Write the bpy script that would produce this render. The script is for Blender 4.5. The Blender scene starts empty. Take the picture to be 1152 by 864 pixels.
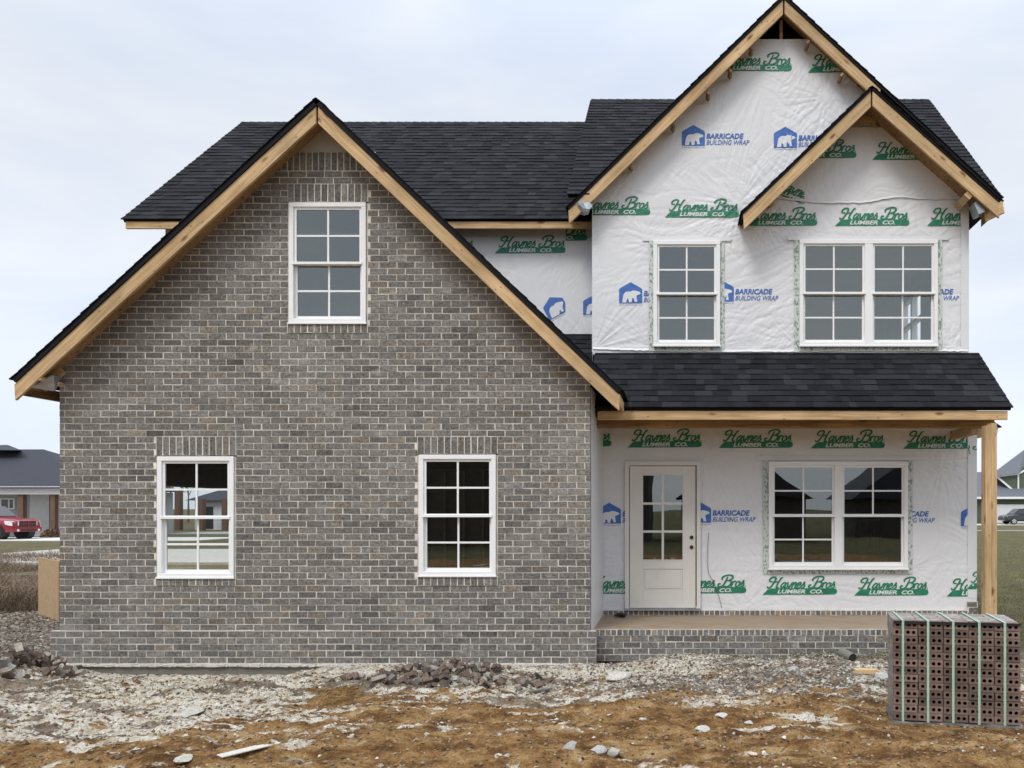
import bpy, bmesh, math, random
import numpy as np
from mathutils import Vector, Matrix
R = math.radians
rnd = random.Random(7)
scene = bpy.context.scene
COL = scene.collection

# ------------------------------------------------------------ camera, world, sun, exposure
CX, CY, F, CAMZ = 760.0, 573.0, 885.0, 1.92
cam_d = bpy.data.cameras.new('camera'); cam = bpy.data.objects.new('camera', cam_d); COL.objects.link(cam)
cam.location = (0, 0, CAMZ); cam.rotation_euler = (R(90), 0, 0)
cam_d.sensor_width = 36; cam_d.lens = F / 1152 * 36
cam_d.shift_x = -(CX - 576) / 1152; cam_d.shift_y = (CY - 432) / 1152
cam_d.clip_start = 0.1; cam_d.clip_end = 6000
scene.camera = cam

SUN_EL, SUN_AZ = 52, 205      # azimuth clockwise from +Y (behind the camera, a little left)
w = bpy.data.worlds.new('World'); scene.world = w; w.use_nodes = True
nt = w.node_tree; nt.nodes.clear()
def N(nt, t, **kw):
    n = nt.nodes.new(t)
    for k, v in kw.items():
        if k.startswith('i_'): n.inputs[k[2:].replace('_', ' ')].default_value = v
        else: setattr(n, k, v)
    return n
def L(nt, a, b): nt.links.new(a, b)
sky = N(nt, 'ShaderNodeTexSky', sky_type='NISHITA', sun_disc=False, sun_elevation=R(SUN_EL), sun_rotation=R(SUN_AZ))
sky.air_density = 1.0; sky.dust_density = 2.0
b1 = N(nt, 'ShaderNodeBackground', i_Strength=0.10); L(nt, sky.outputs[0], b1.inputs[0])
tc = N(nt, 'ShaderNodeTexCoord'); sp = N(nt, 'ShaderNodeSeparateXYZ'); L(nt, tc.outputs['Generated'], sp.inputs[0])
zr = N(nt, 'ShaderNodeFloatCurve'); L(nt, sp.outputs['Z'], zr.inputs['Value'])
cv = zr.mapping.curves[0]; cv.points[0].location = (0, .325); cv.points[1].location = (1, .92); cv.points.new(.12, .315); cv.points.new(.5, .30); cv.points.new(.7, .55); zr.mapping.update()
mp = N(nt, 'ShaderNodeMapping'); mp.inputs['Scale'].default_value = (1.6, 1.6, 4.5); L(nt, tc.outputs['Generated'], mp.inputs['Vector'])
nz = N(nt, 'ShaderNodeTexNoise', i_Scale=1.5, i_Detail=5.0, i_Roughness=0.5, i_Distortion=0.4); L(nt, mp.outputs[0], nz.inputs['Vector'])
cr = N(nt, 'ShaderNodeValToRGB'); L(nt, nz.outputs['Fac'], cr.inputs[0])
cr.color_ramp.elements[0].position = 0.38; cr.color_ramp.elements[0].color = (2.28, 2.52, 2.96, 1)
cr.color_ramp.elements[1].position = 0.62; cr.color_ramp.elements[1].color = (2.82, 2.94, 3.12, 1)
mu = N(nt, 'ShaderNodeVectorMath', operation='SCALE'); L(nt, cr.outputs[0], mu.inputs[0]); L(nt, zr.outputs[0], mu.inputs['Scale'])
b2 = N(nt, 'ShaderNodeBackground', i_Strength=1.0); L(nt, mu.outputs[0], b2.inputs[0])
mxs = N(nt, 'ShaderNodeMixShader'); mxs.inputs[0].default_value = 0.90
L(nt, b1.outputs[0], mxs.inputs[1]); L(nt, b2.outputs[0], mxs.inputs[2])
wo = N(nt, 'ShaderNodeOutputWorld'); L(nt, mxs.outputs[0], wo.inputs[0])

sd = bpy.data.lights.new('sun', 'SUN'); sd.energy = 1.5; sd.angle = R(18); sd.color = (1.0, 0.965, 0.91)
sun = bpy.data.objects.new('sun', sd); COL.objects.link(sun)
d = Vector((math.sin(R(SUN_AZ)) * math.cos(R(SUN_EL)), math.cos(R(SUN_AZ)) * math.cos(R(SUN_EL)), math.sin(R(SUN_EL))))
sun.rotation_euler = d.to_track_quat('Z', 'Y').to_euler()
scene.view_settings.view_transform = 'Standard'; scene.view_settings.look = 'None'
scene.view_settings.exposure = 0.22; scene.view_settings.gamma = 1
scene.view_settings.use_curve_mapping = False
scene.cycles.max_bounces = 8; scene.cycles.transparent_max_bounces = 16

def at(px, py, D):
    """a point of the place seen at a picture position, at distance D"""
    return Vector(((px - CX) / F * D, D, CAMZ - (py - CY) / F * D))

# ------------------------------------------------------------ numpy value noise
def vnoise(x, y, seed=0):
    x = np.asarray(x, float); y = np.asarray(y, float)
    xi = np.floor(x).astype(np.int64); yi = np.floor(y).astype(np.int64)
    xf = x - xi; yf = y - yi
    def h(a, b):
        n = (a * 374761393 + b * 668265263 + seed * 1442695041) & 0xffffffff
        n = ((n ^ (n >> 13)) * 1274126177) & 0xffffffff
        n = (n ^ (n >> 16)) & 0xffffffff
        return n / 4294967295.0
    u = xf * xf * (3 - 2 * xf); v = yf * yf * (3 - 2 * yf)
    return (h(xi, yi) * (1 - u) + h(xi + 1, yi) * u) * (1 - v) + (h(xi, yi + 1) * (1 - u) + h(xi + 1, yi + 1) * u) * v
def fbm(x, y, o=4, seed=0, g=0.5):
    s = 0; a = 1; t = 0
    for i in range(o):
        s = s + a * vnoise(x * 2 ** i, y * 2 ** i, seed + i * 17); t += a; a *= g
    return s / t
def sstep(a, b, x): 
    t = np.clip((x - a) / (b - a), 0, 1); return t * t * (3 - 2 * t)

# ------------------------------------------------------------ materials
MATS = {}
def mat(name, color, rough=0.7, var=0.0, nscale=8.0, bump=0.0, bscale=40.0, metal=0.0, spec=0.5, attr=False, stretch=(1, 1, 1), detail=4.0, col2=None):
    m = bpy.data.materials.new(name); m.use_nodes = True; t = m.node_tree
    bs = t.nodes['Principled BSDF']; bs.inputs['Roughness'].default_value = rough; bs.inputs['Metallic'].default_value = metal
    bs.inputs['Specular IOR Level'].default_value = spec
    tcn = N(t, 'ShaderNodeTexCoord'); mpn = N(t, 'ShaderNodeMapping'); mpn.inputs['Scale'].default_value = stretch
    L(t, tcn.outputs['Object'], mpn.inputs[0])
    base = None
    if attr:
        an = N(t, 'ShaderNodeAttribute', attribute_name='col'); base = an.outputs['Color']
    no = N(t, 'ShaderNodeTexNoise', i_Scale=nscale, i_Detail=detail, i_Roughness=0.6); L(t, mpn.outputs[0], no.inputs['Vector'])
    mr = N(t, 'ShaderNodeMapRange'); L(t, no.outputs['Fac'], mr.inputs[0])
    mr.inputs['From Min'].default_value = 0.3; mr.inputs['From Max'].default_value = 0.7
    mr.inputs['To Min'].default_value = 1 - var; mr.inputs['To Max'].default_value = 1 + var
    if col2 is not None and not attr:
        mx = N(t, 'ShaderNodeMix', data_type='RGBA'); mx.inputs[6].default_value = (*color, 1); mx.inputs[7].default_value = (*col2, 1)
        r2 = N(t, 'ShaderNodeMapRange'); L(t, no.outputs['Fac'], r2.inputs[0]); r2.inputs['From Min'].default_value = 0.4; r2.inputs['From Max'].default_value = 0.62
        L(t, r2.outputs[0], mx.inputs[0]); base = mx.outputs[2]
    sc = N(t, 'ShaderNodeVectorMath', operation='SCALE')
    if base is not None: L(t, base, sc.inputs[0])
    else: sc.inputs[0].default_value = color
    L(t, mr.outputs[0], sc.inputs['Scale']); L(t, sc.outputs[0], bs.inputs['Base Color'])
    if bump > 0:
        nb = N(t, 'ShaderNodeTexNoise', i_Scale=bscale, i_Detail=5.0); L(t, mpn.outputs[0], nb.inputs['Vector'])
        bn = N(t, 'ShaderNodeBump', i_Strength=bump, i_Distance=0.01); L(t, nb.outputs['Fac'], bn.inputs['Height']); L(t, bn.outputs[0], bs.inputs['Normal'])
    MATS[name] = m; return m

M_mortar = mat('mortar', (0.68, 0.63, 0.545), 0.95, 0.22, 9, 0.5, 90)
M_brick = mat('brick', (0.15, 0.14, 0.13), 0.9, 0.6, 40, 0.8, 120, attr=True, detail=8.0)
# light mortar smears and washed efflorescence over the brick faces
def add_smear(m, color, scale, lo, hi, amount):
    t = m.node_tree; bs = t.nodes['Principled BSDF']; lk = bs.inputs['Base Color'].links[0]; src = lk.from_socket
    g = N(t, 'ShaderNodeNewGeometry')
    n1 = N(t, 'ShaderNodeTexNoise', i_Scale=scale, i_Detail=7.0, i_Roughness=0.68); L(t, g.outputs['Position'], n1.inputs['Vector'])
    r1 = N(t, 'ShaderNodeMapRange'); L(t, n1.outputs['Fac'], r1.inputs[0]); r1.inputs['From Min'].default_value = lo; r1.inputs['From Max'].default_value = hi
    r1.inputs['To Max'].default_value = amount
    mx = N(t, 'ShaderNodeMix', data_type='RGBA'); L(t, r1.outputs[0], mx.inputs[0]); L(t, src, mx.inputs[6]); mx.inputs[7].default_value = (*color, 1)
    L(t, mx.outputs[2], bs.inputs['Base Color'])
add_smear(M_brick, (0.34, 0.32, 0.285), 1.1, 0.52, 0.74, 0.36)
add_smear(M_brick, (0.46, 0.44, 0.40), 6.0, 0.60, 0.72, 0.6)
add_smear(M_brick, (0.05, 0.046, 0.042), 38.0, 0.56, 0.70, 0.55)
M_shingle = mat('asphalt_shingle', (0.03, 0.03, 0.035), 0.88, 0.3, 60, 0.6, 220, attr=True, spec=0.12)
M_deck = mat('drip_edge_black', (0.010, 0.010, 0.012), 0.8, 0.1, spec=0.15)
def wood_mat(name, c1, c2):
    m = bpy.data.materials.new(name); m.use_nodes = True; t = m.node_tree; bs = t.nodes['Principled BSDF']; bs.inputs['Roughness'].default_value = 0.75
    bs.inputs['Specular IOR Level'].default_value = 0.25
    tcn = N(t, 'ShaderNodeTexCoord'); oi = N(t, 'ShaderNodeObjectInfo')
    ad = N(t, 'ShaderNodeVectorMath', operation='ADD'); L(t, tcn.outputs['Object'], ad.inputs[0])
    cb = N(t, 'ShaderNodeMath', operation='MULTIPLY'); L(t, oi.outputs['Random'], cb.inputs[0]); cb.inputs[1].default_value = 37.0
    L(t, cb.outputs[0], ad.inputs[1])
    mpn = N(t, 'ShaderNodeMapping'); mpn.inputs['Scale'].default_value = (1.2, 22, 22); L(t, ad.outputs[0], mpn.inputs[0])
    n1 = N(t, 'ShaderNodeTexNoise', i_Scale=1.6, i_Detail=5.0, i_Distortion=0.7); L(t, mpn.outputs[0], n1.inputs['Vector'])
    r = N(t, 'ShaderNodeValToRGB'); L(t, n1.outputs['Fac'], r.inputs[0])
    r.color_ramp.elements[0].position = 0.33; r.color_ramp.elements[0].color = (*c2, 1); r.color_ramp.elements[1].position = 0.66; r.color_ramp.elements[1].color = (*c1, 1)
    mk = N(t, 'ShaderNodeMapping'); mk.inputs['Scale'].default_value = (2.6, 7, 7); L(t, ad.outputs[0], mk.inputs[0])
    v = N(t, 'ShaderNodeTexVoronoi', i_Scale=1.0); L(t, mk.outputs[0], v.inputs['Vector'])
    kr = N(t, 'ShaderNodeMapRange'); L(t, v.outputs['Distance'], kr.inputs[0]); kr.inputs['From Min'].default_value = 0.08; kr.inputs['From Max'].default_value = 0.20
    kr.inputs['To Min'].default_value = 0.85; kr.inputs['To Max'].default_value = 0.0
    mx = N(t, 'ShaderNodeMix', data_type='RGBA'); L(t, kr.outputs[0], mx.inputs[0]); L(t, r.outputs[0], mx.inputs[6]); mx.inputs[7].default_value = (0.13, 0.055, 0.02, 1)
    mk2 = N(t, 'ShaderNodeMapping'); mk2.inputs['Scale'].default_value = (6.5, 16, 16); mk2.inputs['Location'].default_value = (3.3, 1.1, .7); L(t, ad.outputs[0], mk2.inputs[0])
    v2 = N(t, 'ShaderNodeTexVoronoi', i_Scale=1.0); L(t, mk2.outputs[0], v2.inputs['Vector'])
    k2 = N(t, 'ShaderNodeMapRange'); L(t, v2.outputs['Distance'], k2.inputs[0]); k2.inputs['From Min'].default_value = 0.07; k2.inputs['From Max'].default_value = 0.13
    k2.inputs['To Min'].default_value = 0.8; k2.inputs['To Max'].default_value = 0.0
    mx2 = N(t, 'ShaderNodeMix', data_type='RGBA'); L(t, k2.outputs[0], mx2.inputs[0]); L(t, mx.outputs[2], mx2.inputs[6]); mx2.inputs[7].default_value = (0.07, 0.04, 0.025, 1); mx = mx2
    n3 = N(t, 'ShaderNodeTexNoise', i_Scale=1.7, i_Detail=3.0); L(t, ad.outputs[0], n3.inputs['Vector'])
    r3 = N(t, 'ShaderNodeMapRange'); L(t, n3.outputs['Fac'], r3.inputs[0]); r3.inputs['From Min'].default_value = 0.3; r3.inputs['From Max'].default_value = 0.7; r3.inputs['To Min'].default_value = 0.72; r3.inputs['To Max'].default_value = 1.12
    sc = N(t, 'ShaderNodeVectorMath', operation='SCALE'); L(t, mx.outputs[2], sc.inputs[0]); L(t, r3.outputs[0], sc.inputs['Scale'])
    L(t, sc.outputs[0], bs.inputs['Base Color'])
    bn = N(t, 'ShaderNodeBump', i_Strength=0.25, i_Distance=0.004); L(t, n1.outputs['Fac'], bn.inputs['Height']); L(t, bn.outputs[0], bs.inputs['Normal'])
    return m
M_wood = wood_mat('pine_lumber', (0.62, 0.44, 0.245), (0.43, 0.275, 0.13))
M_wood2 = wood_mat('darker_brown_wood', (0.40, 0.25, 0.12), (0.24, 0.135, 0.06))  # darker, browner wood for soffits, porch ceiling, beam and small blocks
M_osb = mat('oriented_strand_board', (0.50, 0.36, 0.20), 0.8, 0.6, 16, 0.4, 60, stretch=(1, 1, 0.45), col2=(0.24, 0.14, 0.065), detail=5.0)
M_wrap = mat('house_wrap_sheet', (0.69, 0.69, 0.695), 0.42, 0.035, 1.3, 0.25, 55, spec=0.5)
M_green = mat('green_ink', (0.012, 0.185, 0.095), 0.5, 0.2, 14, 0.2, 55)
M_blue = mat('blue_ink', (0.045, 0.135, 0.42), 0.5, 0.2, 14, 0.2, 55)
M_wink = mat('white_ink', (0.62, 0.66, 0.64), 0.5, 0.05)
M_pvc = mat('white_vinyl', (0.80, 0.80, 0.79), 0.35, 0.03, 3)
M_door = mat('primed_door_paint', (0.70, 0.675, 0.62), 0.4, 0.04, 3)
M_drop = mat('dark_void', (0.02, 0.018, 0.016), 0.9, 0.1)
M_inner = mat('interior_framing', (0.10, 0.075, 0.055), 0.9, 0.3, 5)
M_inner2 = mat('interior_drywall', (0.42, 0.41, 0.39), 0.9, 0.08, 3)
M_conc = mat('concrete', (0.42, 0.40, 0.365), 0.9, 0.18, 6, 0.4, 60)
M_porchc = mat('porch_concrete', (0.33, 0.26, 0.185), 0.85, 0.3, 3, 0.3, 60, col2=(0.22, 0.155, 0.10))
M_foot = mat('damp_footing_concrete', (0.20, 0.19, 0.165), 0.95, 0.3, 7, 0.6, 50, col2=(0.13, 0.125, 0.105))
M_mess = mat('dropped_mortar', (0.52, 0.49, 0.43), 0.95, 0.15, 30, 0.5, 80)
M_metal = mat('galvanised_metal', (0.42, 0.44, 0.46), 0.35, 0.2, 6, metal=0.7)
M_greyp = mat('grey_sheathing_panel', (0.45, 0.44, 0.41), 0.85, 0.12, 5)
M_strap = mat('green_plastic_strap', (0.34, 0.50, 0.385), 0.35, 0.1)
M_film = mat('torn_plastic_film', (0.085, 0.08, 0.07), 0.3, 0.5, 14, 0.4, 30)
M_black = mat('black_plastic', (0.015, 0.015, 0.016), 0.5, 0.1)
M_rub = mat('clay_brick_brown', (0.16, 0.11, 0.10), 0.9, 0.3, 14, 0.6, 90, attr=True)
M_palb = mat('pallet_brick', (0.135, 0.085, 0.072), 0.9, 0.3, 20, 0.5, 90, attr=True)
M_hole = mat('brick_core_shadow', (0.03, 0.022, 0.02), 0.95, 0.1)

def glass_mat(name, refl=0.16, tint=(0.80, 0.83, 0.82)):
    m = bpy.data.materials.new(name); m.use_nodes = True; t = m.node_tree; t.nodes.clear()
    o = N(t, 'ShaderNodeOutputMaterial'); tr = N(t, 'ShaderNodeBsdfTransparent'); tr.inputs[0].default_value = (*tint, 1)
    g = N(t, 'ShaderNodeBsdfGlossy'); g.inputs['Roughness'].default_value = 0.0; g.inputs[0].default_value = (0.93, 0.99, 0.96, 1)
    tcn = N(t, 'ShaderNodeTexCoord'); no = N(t, 'ShaderNodeTexNoise', i_Scale=1.6, i_Detail=1.0); L(t, tcn.outputs['Object'], no.inputs['Vector'])
    bn = N(t, 'ShaderNodeBump', i_Strength=0.12, i_Distance=0.01); L(t, no.outputs['Fac'], bn.inputs['Height']); L(t, bn.outputs[0], g.inputs['Normal'])
    lw = N(t, 'ShaderNodeFresnel', i_IOR=1.5); a = N(t, 'ShaderNodeMath', operation='ADD'); a.inputs[1].default_value = refl - 0.04; L(t, lw.outputs[0], a.inputs[0])
    mx = N(t, 'ShaderNodeMixShader'); L(t, a.outputs[0], mx.inputs[0]); L(t, tr.outputs[0], mx.inputs[1]); L(t, g.outputs[0], mx.inputs[2]); L(t, mx.outputs[0], o.inputs[0])
    return m
M_glass = glass_mat('window_glass', 0.18)

def tape_mat():
    m = bpy.data.materials.new('flashing_tape'); m.use_nodes = True; t = m.node_tree; bs = t.nodes['Principled BSDF']; bs.inputs['Roughness'].default_value = 0.45
    tcn = N(t, 'ShaderNodeTexCoord'); mp = N(t, 'ShaderNodeMapping'); mp.inputs['Scale'].default_value = (38, 38, 22); L(t, tcn.outputs['Object'], mp.inputs[0])
    n = N(t, 'ShaderNodeTexNoise', i_Scale=1.0, i_Detail=2.0); L(t, mp.outputs[0], n.inputs['Vector'])
    r = N(t, 'ShaderNodeValToRGB'); L(t, n.outputs['Fac'], r.inputs[0]); r.color_ramp.elements[0].position = 0.40; r.color_ramp.elements[0].color = (0.20, 0.26, 0.22, 1)
    r.color_ramp.elements[1].position = 0.50; r.color_ramp.elements[1].color = (0.56, 0.585, 0.555, 1)
    L(t, r.outputs[0], bs.inputs['Base Color']); return m
M_tape = tape_mat()

# ------------------------------------------------------------ builders
class MB:
    def __init__(s): s.v = []; s.f = []; s.m = []; s.c = []; s.mats = []; s.usecol = False
    def mi(s, m):
        if m not in s.mats: s.mats.append(m)
        return s.mats.index(m)
    def face(s, idx, m, c=(1, 1, 1)): s.f.append(tuple(idx)); s.m.append(s.mi(m)); s.c.append(c)
    def quad(s, pts, m, c=(1, 1, 1)):
        n = len(s.v); s.v += [tuple(p) for p in pts]; s.face(range(n, n + len(pts)), m, c)
    def hexa(s, p, m, c=(1, 1, 1), skip=()):
        """p: 8 points, bottom 4 counter-clockwise then top 4"""
        n = len(s.v); s.v += [tuple(q) for q in p]
        for k, q in enumerate(((3, 2, 1, 0), (4, 5, 6, 7), (0, 1, 5, 4), (1, 2, 6, 5), (2, 3, 7, 6), (3, 0, 4, 7))):
            if k in skip: continue
            s.face([n + i for i in q], m, c)
    def box(s, x0, x1, y0, y1, z0, z1, m, c=(1, 1, 1), j=0.0, skip=()):
        p = [(x0, y0, z0), (x1, y0, z0), (x1, y1, z0), (x0, y1, z0), (x0, y0, z1), (x1, y0, z1), (x1, y1, z1), (x0, y1, z1)]
        if j: p = [(a + rnd.uniform(-j, j), b + rnd.uniform(-j, j) * .6, cc + rnd.uniform(-j, j)) for a, b, cc in p]
        s.hexa(p, m, c, skip)
    def prism(s, pts, d, m, c=(1, 1, 1)):
        """pts: 3d polygon; d: extrusion vector"""
        n = len(s.v); k = len(pts); pts = [Vector(p) for p in pts]; d = Vector(d)
        s.v += [tuple(p) for p in pts] + [tuple(p + d) for p in pts]
        s.face(range(n, n + k), m, c); s.face(range(n + 2 * k - 1, n + k - 1, -1), m, c)
        for i in range(k):
            j = (i + 1) % k; s.face((n + j, n + i, n + k + i, n + k + j), m, c)
    def tube(s, a, b, r, m, seg=10, r2=None, c=(1, 1, 1), cap=True):
        a = Vector(a); b = Vector(b); r2 = r if r2 is None else r2; ax = (b - a).normalized(); u = ax.orthogonal().normalized(); v = ax.cross(u); n = len(s.v)
        for P, q in ((a, r), (b, r2)):
            for i in range(seg):
                t = 2 * math.pi * i / seg; s.v.append(tuple(P + (u * math.cos(t) + v * math.sin(t)) * q))
        for i in range(seg): s.face((n + i, n + (i + 1) % seg, n + seg + (i + 1) % seg, n + seg + i), m, c)
        if cap: s.face([n + i for i in range(seg)][::-1], m, c); s.face([n + seg + i for i in range(seg)], m, c)
    def mesh(s, name):
        me = bpy.data.meshes.new(name); me.from_pydata(s.v, [], s.f)
        for m in s.mats: me.materials.append(m)
        me.polygons.foreach_set('material_index', s.m)
        a = me.color_attributes.new('col', 'FLOAT_COLOR', 'CORNER')
        arr = []
        for f, c in zip(s.f, s.c): arr += [c[0], c[1], c[2], 1.0] * len(f)
        a.data.foreach_set('color', arr); me.update(); return me
    def build(s, name, parent=None, fix=True):
        me = s.mesh(name)
        if fix:
            bm = bmesh.new(); bm.from_mesh(me); bmesh.ops.recalc_face_normals(bm, faces=bm.faces); bm.to_mesh(me); bm.free()
        o = bpy.data.objects.new(name, me); COL.objects.link(o)
        if parent: setpar(o, parent)
        return o
def setpar(o, p):
    o.parent = p; o.matrix_parent_inverse = world_mat(p).inverted()
def world_mat(o):
    m = Matrix.LocRotScale(o.location, o.rotation_euler, o.scale)
    return world_mat(o.parent) @ o.matrix_parent_inverse @ m if o.parent else m
def tag(o, label=None, cat=None, group=None, kind=None):
    for k, v in (('label', label), ('category', cat), ('group', group), ('kind', kind)):
        if v: o[k] = v
    return o
def empty(name, loc, label=None, cat=None, group=None, rz=0):
    o = bpy.data.objects.new(name, None); COL.objects.link(o); o.location = loc; o.rotation_euler = (0, 0, rz); o.empty_display_size = .1
    return tag(o, label, cat, group)
def copy_tree(o, parent=None):
    c = o.copy(); COL.objects.link(c)
    if parent is not None: c.parent = parent
    for ch in list(o.children): copy_tree(ch, c)
    return c

def plank(name, a, b, h, t, m, parent, up=(0, 0, 1), cuta=0.0, cutb=0.0, tilt=None):
    """a board from a to b (its top edge line), h deep downwards perpendicular, t thick towards +Y side; grain along local x. cut = end shear"""
    a = Vector(a); b = Vector(b); x = (b - a); ln = x.length; x.normalize(); zt = Vector(up); y = zt.cross(x).normalized(); z = x.cross(y).normalized()
    mb = MB(); xa = lambda zz: cuta * zz; xb = lambda zz: ln + cutb * zz
    e = min(.003, t * .1)
    p = [(xa(-h), 0, -h), (xb(-h), 0, -h), (xb(-h), t, -h), (xa(-h), t, -h), (xa(0), 0, 0), (xb(0), 0, 0), (xb(0), t, 0), (xa(0), t, 0)]
    mb.hexa(p, m)
    me = mb.mesh(name)
    bm = bmesh.new(); bm.from_mesh(me); bmesh.ops.bevel(bm, geom=list(bm.edges), offset=e, segments=1, affect='EDGES', clamp_overlap=True); bmesh.ops.recalc_face_normals(bm, faces=bm.faces); bm.to_mesh(me); bm.free()
    o = bpy.data.objects.new(name, me); COL.objects.link(o)
    M = Matrix(((x.x, y.x, z.x, a.x), (x.y, y.y, z.y, a.y), (x.z, y.z, z.z, a.z), (0, 0, 0, 1)))
    o.location = M.to_translation(); o.rotation_euler = M.to_euler()
    if parent: setpar(o, parent)
    return o

def panel(mb, axis, c, u0, u1, z0, z1, holes, th, m):
    """flat wall with rectangular holes. axis 'y': wall at y=c..c+th spanning x u0..u1; axis 'x': wall at x=c..c+th spanning y"""
    us = sorted({u0, u1} | {h[0] for h in holes} | {h[1] for h in holes}); zs = sorted({z0, z1} | {h[2] for h in holes} | {h[3] for h in holes})
    us = [u for u in us if u0 <= u <= u1]; zs = [z for z in zs if z0 <= z <= z1]
    def P(u, z, d): return (u, c + d, z) if axis == 'y' else (c + d, u, z)
    for i in range(len(us) - 1):
        for k in range(len(zs) - 1):
            um = (us[i] + us[i + 1]) / 2; zm = (zs[k] + zs[k + 1]) / 2
            if any(h[0] < um < h[1] and h[2] < zm < h[3] for h in holes): continue
            for d in (0, th): mb.quad([P(us[i], zs[k], d), P(us[i + 1], zs[k], d), P(us[i + 1], zs[k + 1], d), P(us[i], zs[k + 1], d)], m)
    for (a, b, z_, zz) in list(holes) + [(u0, u1, z0, z1)]:
        mb.quad([P(a, z_, 0), P(b, z_, 0), P(b, z_, th), P(a, z_, th)], m); mb.quad([P(a, zz, 0), P(b, zz, 0), P(b, zz, th), P(a, zz, th)], m)
        mb.quad([P(a, z_, 0), P(a, zz, 0), P(a, zz, th), P(a, z_, th)], m); mb.quad([P(b, z_, 0), P(b, zz, 0), P(b, zz, th), P(b, z_, th)], m)

def subtract(intervals, a, b):
    out = []
    for (p, q) in intervals:
        if b <= p or a >= q: out.append((p, q)); continue
        if a > p: out.append((p, a))
        if b < q: out.append((b, q))
    return out

# ------------------------------------------------------------ key depths
DG = 9.62; DW = 11.2; DR = 11.645
sG = F / DG; sW = F / DW; sR = F / DR
def gx(px): return (px - CX) / sG
def gz(py): return CAMZ + (CY - py) / sG
def wx(px): return (px - CX) / sW
def wz(py): return CAMZ + (CY - py) / sW

house = empty('unfinished_house', (-1.5, DG, 0), 'two-storey unfinished house, grey brick gable on the left, printed white wrap on the right', 'house')

BL, BH, MJ = 0.2196, 0.0792, 0.0125
def brick_col(v=1.0):
    r = rnd.random(); b = rnd.gauss(0.156, 0.022) * v
    if r < 0.07: return (b * 1.22, b * 1.04, b * 0.84)
    if r < 0.15: return (b * 0.82, b * 0.77, b * 0.72)
    if r < 0.19: return (b * 1.24, b * 1.19, b * 1.12)
    return (b * 1.07, b * 1.0, b * 0.90)
HAZE = [(gx(642), gz(525), .42, .75, .75), (gx(425), gz(535), .35, .25, .5), (gx(322), gz(435), .3, .3, .5), (gx(400), gz(352), .35, .2, .45), (gx(150), gz(445), .3, .2, .3), (gx(560), gz(440), .4, .25, .3)]
def hazed(c, x, z):
    k = 0
    for (hx, hz, rx, rz, a) in HAZE: k = max(k, a * math.exp(-((x - hx) / rx) ** 2 - ((z - hz) / rz) ** 2))
    k *= rnd.uniform(.2, 1.0); return tuple(u * (1 - k) + v * k for u, v in zip(c, (.34, .32, .285)))
def lay(mb, y, z0, z1, ivfun, off0=0.0, v=1.0, depth=0.05, tint=None):
    """running bond of bricks, face at y. ivfun(zmid) -> open intervals"""
    n = int(round((z1 - z0) / BH))
    for r in range(n):
        za = z0 + r * BH; iv = ivfun(za + BH / 2)
        off = off0 + (BL * 0.5 if r % 2 else 0) + rnd.uniform(-.008, .008)
        for (a, b) in iv:
            mb.quad([(a, y + .004, za - .001), (b, y + .004, za - .001), (b, y + .004, za + BH + .001), (a, y + .004, za + BH + .001)], M_mortar)
            k = math.floor((a - off) / BL)
            while True:
                p = off + k * BL; q = p + BL - MJ + rnd.uniform(-.002, .002); k += 1
                if p >= b - .02: break
                p = max(p, a + .002); q = min(q, b - .002)
                if q - p < .03: continue
                jy = rnd.uniform(-.0025, .0025)
                mb.box(p, q, y + jy, y + depth, za + MJ / 2 + rnd.uniform(-.001, .001), za + BH - MJ / 2 + rnd.uniform(-.001, .001), M_brick, hazed(brick_col(v), p, za), j=.0016, skip=(4,))
def soldiers(mb, x0, x1, y, z0, z1, v=1.0, step=0.0785):
    n = max(1, round((x1 - x0) / step)); st = (x1 - x0) / n
    mb.quad([(x0 - .004, y + .004, z0), (x1 + .004, y + .004, z0), (x1 + .004, y + .004, z1), (x0 - .004, y + .004, z1)], M_mortar)
    for i in range(n):
        jy = rnd.uniform(-.003, .003)
        mb.box(x0 + i * st + .0068, x0 + (i + 1) * st - .0068, y + jy, y + .05, z0 + .006, z1 - .006, M_brick, brick_col(v), j=.0018, skip=(4,))

# ------------------------------------------------------------ garage brick front
G0, G1 = gx(67), gx(664)
zb = gz(746)
AX, AZ = gx(356), 0
rakeD = 9.287; sK = F / rakeD
apexG = at(356, 108, rakeD); footGL = at(12, 425, rakeD); footGR = at(700, 437, rakeD)
gsl = (apexG.z - footGL.z) / (apexG.x - footGL.x); gsr = (apexG.z - footGR.z) / (footGR.x - apexG.x)
win_ul = (gx(325.5), gx(412), gz(364), gz(228))
win_ll = (gx(177.5), gx(263.5), gz(650), gz(513.5))
win_lr = (gx(471.5), gx(558), gz(648), gz(511.5))
def gable_iv(z, inset=0.10):
    lo = apexG.x - (apexG.z - inset - z) / gsl; hi = apexG.x + (apexG.z - inset - z) / gsr
    return [(max(G0, lo), min(G1, hi))] if min(G1, hi) - max(G0, lo) > .05 else []
LZ = BH * 3 - .006
opens = []
for wv in (win_ul, win_ll, win_lr):
    opens.append((wv[0] - .02, wv[1] + .02, zb + math.floor((wv[2] - .055 - zb) / BH) * BH, zb + math.ceil((wv[3] + LZ - .03 - zb) / BH) * BH))
def giv(z):
    iv = gable_iv(z)
    for o in opens:
        if o[2] < z < o[3]: iv = subtract(iv, o[0], o[1])
    return iv
ztop_b = gz(187)
nc = int((ztop_b - zb) / BH)
bw = MB()
lay(bw, DG, zb, zb + nc * BH, giv)
zcap = zb + nc * BH
ci = gable_iv(zcap + .12)[0]
soldiers(bw, ci[0] - .02, ci[1] + .02, DG - .002, zcap, zcap + LZ, .97)
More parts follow.
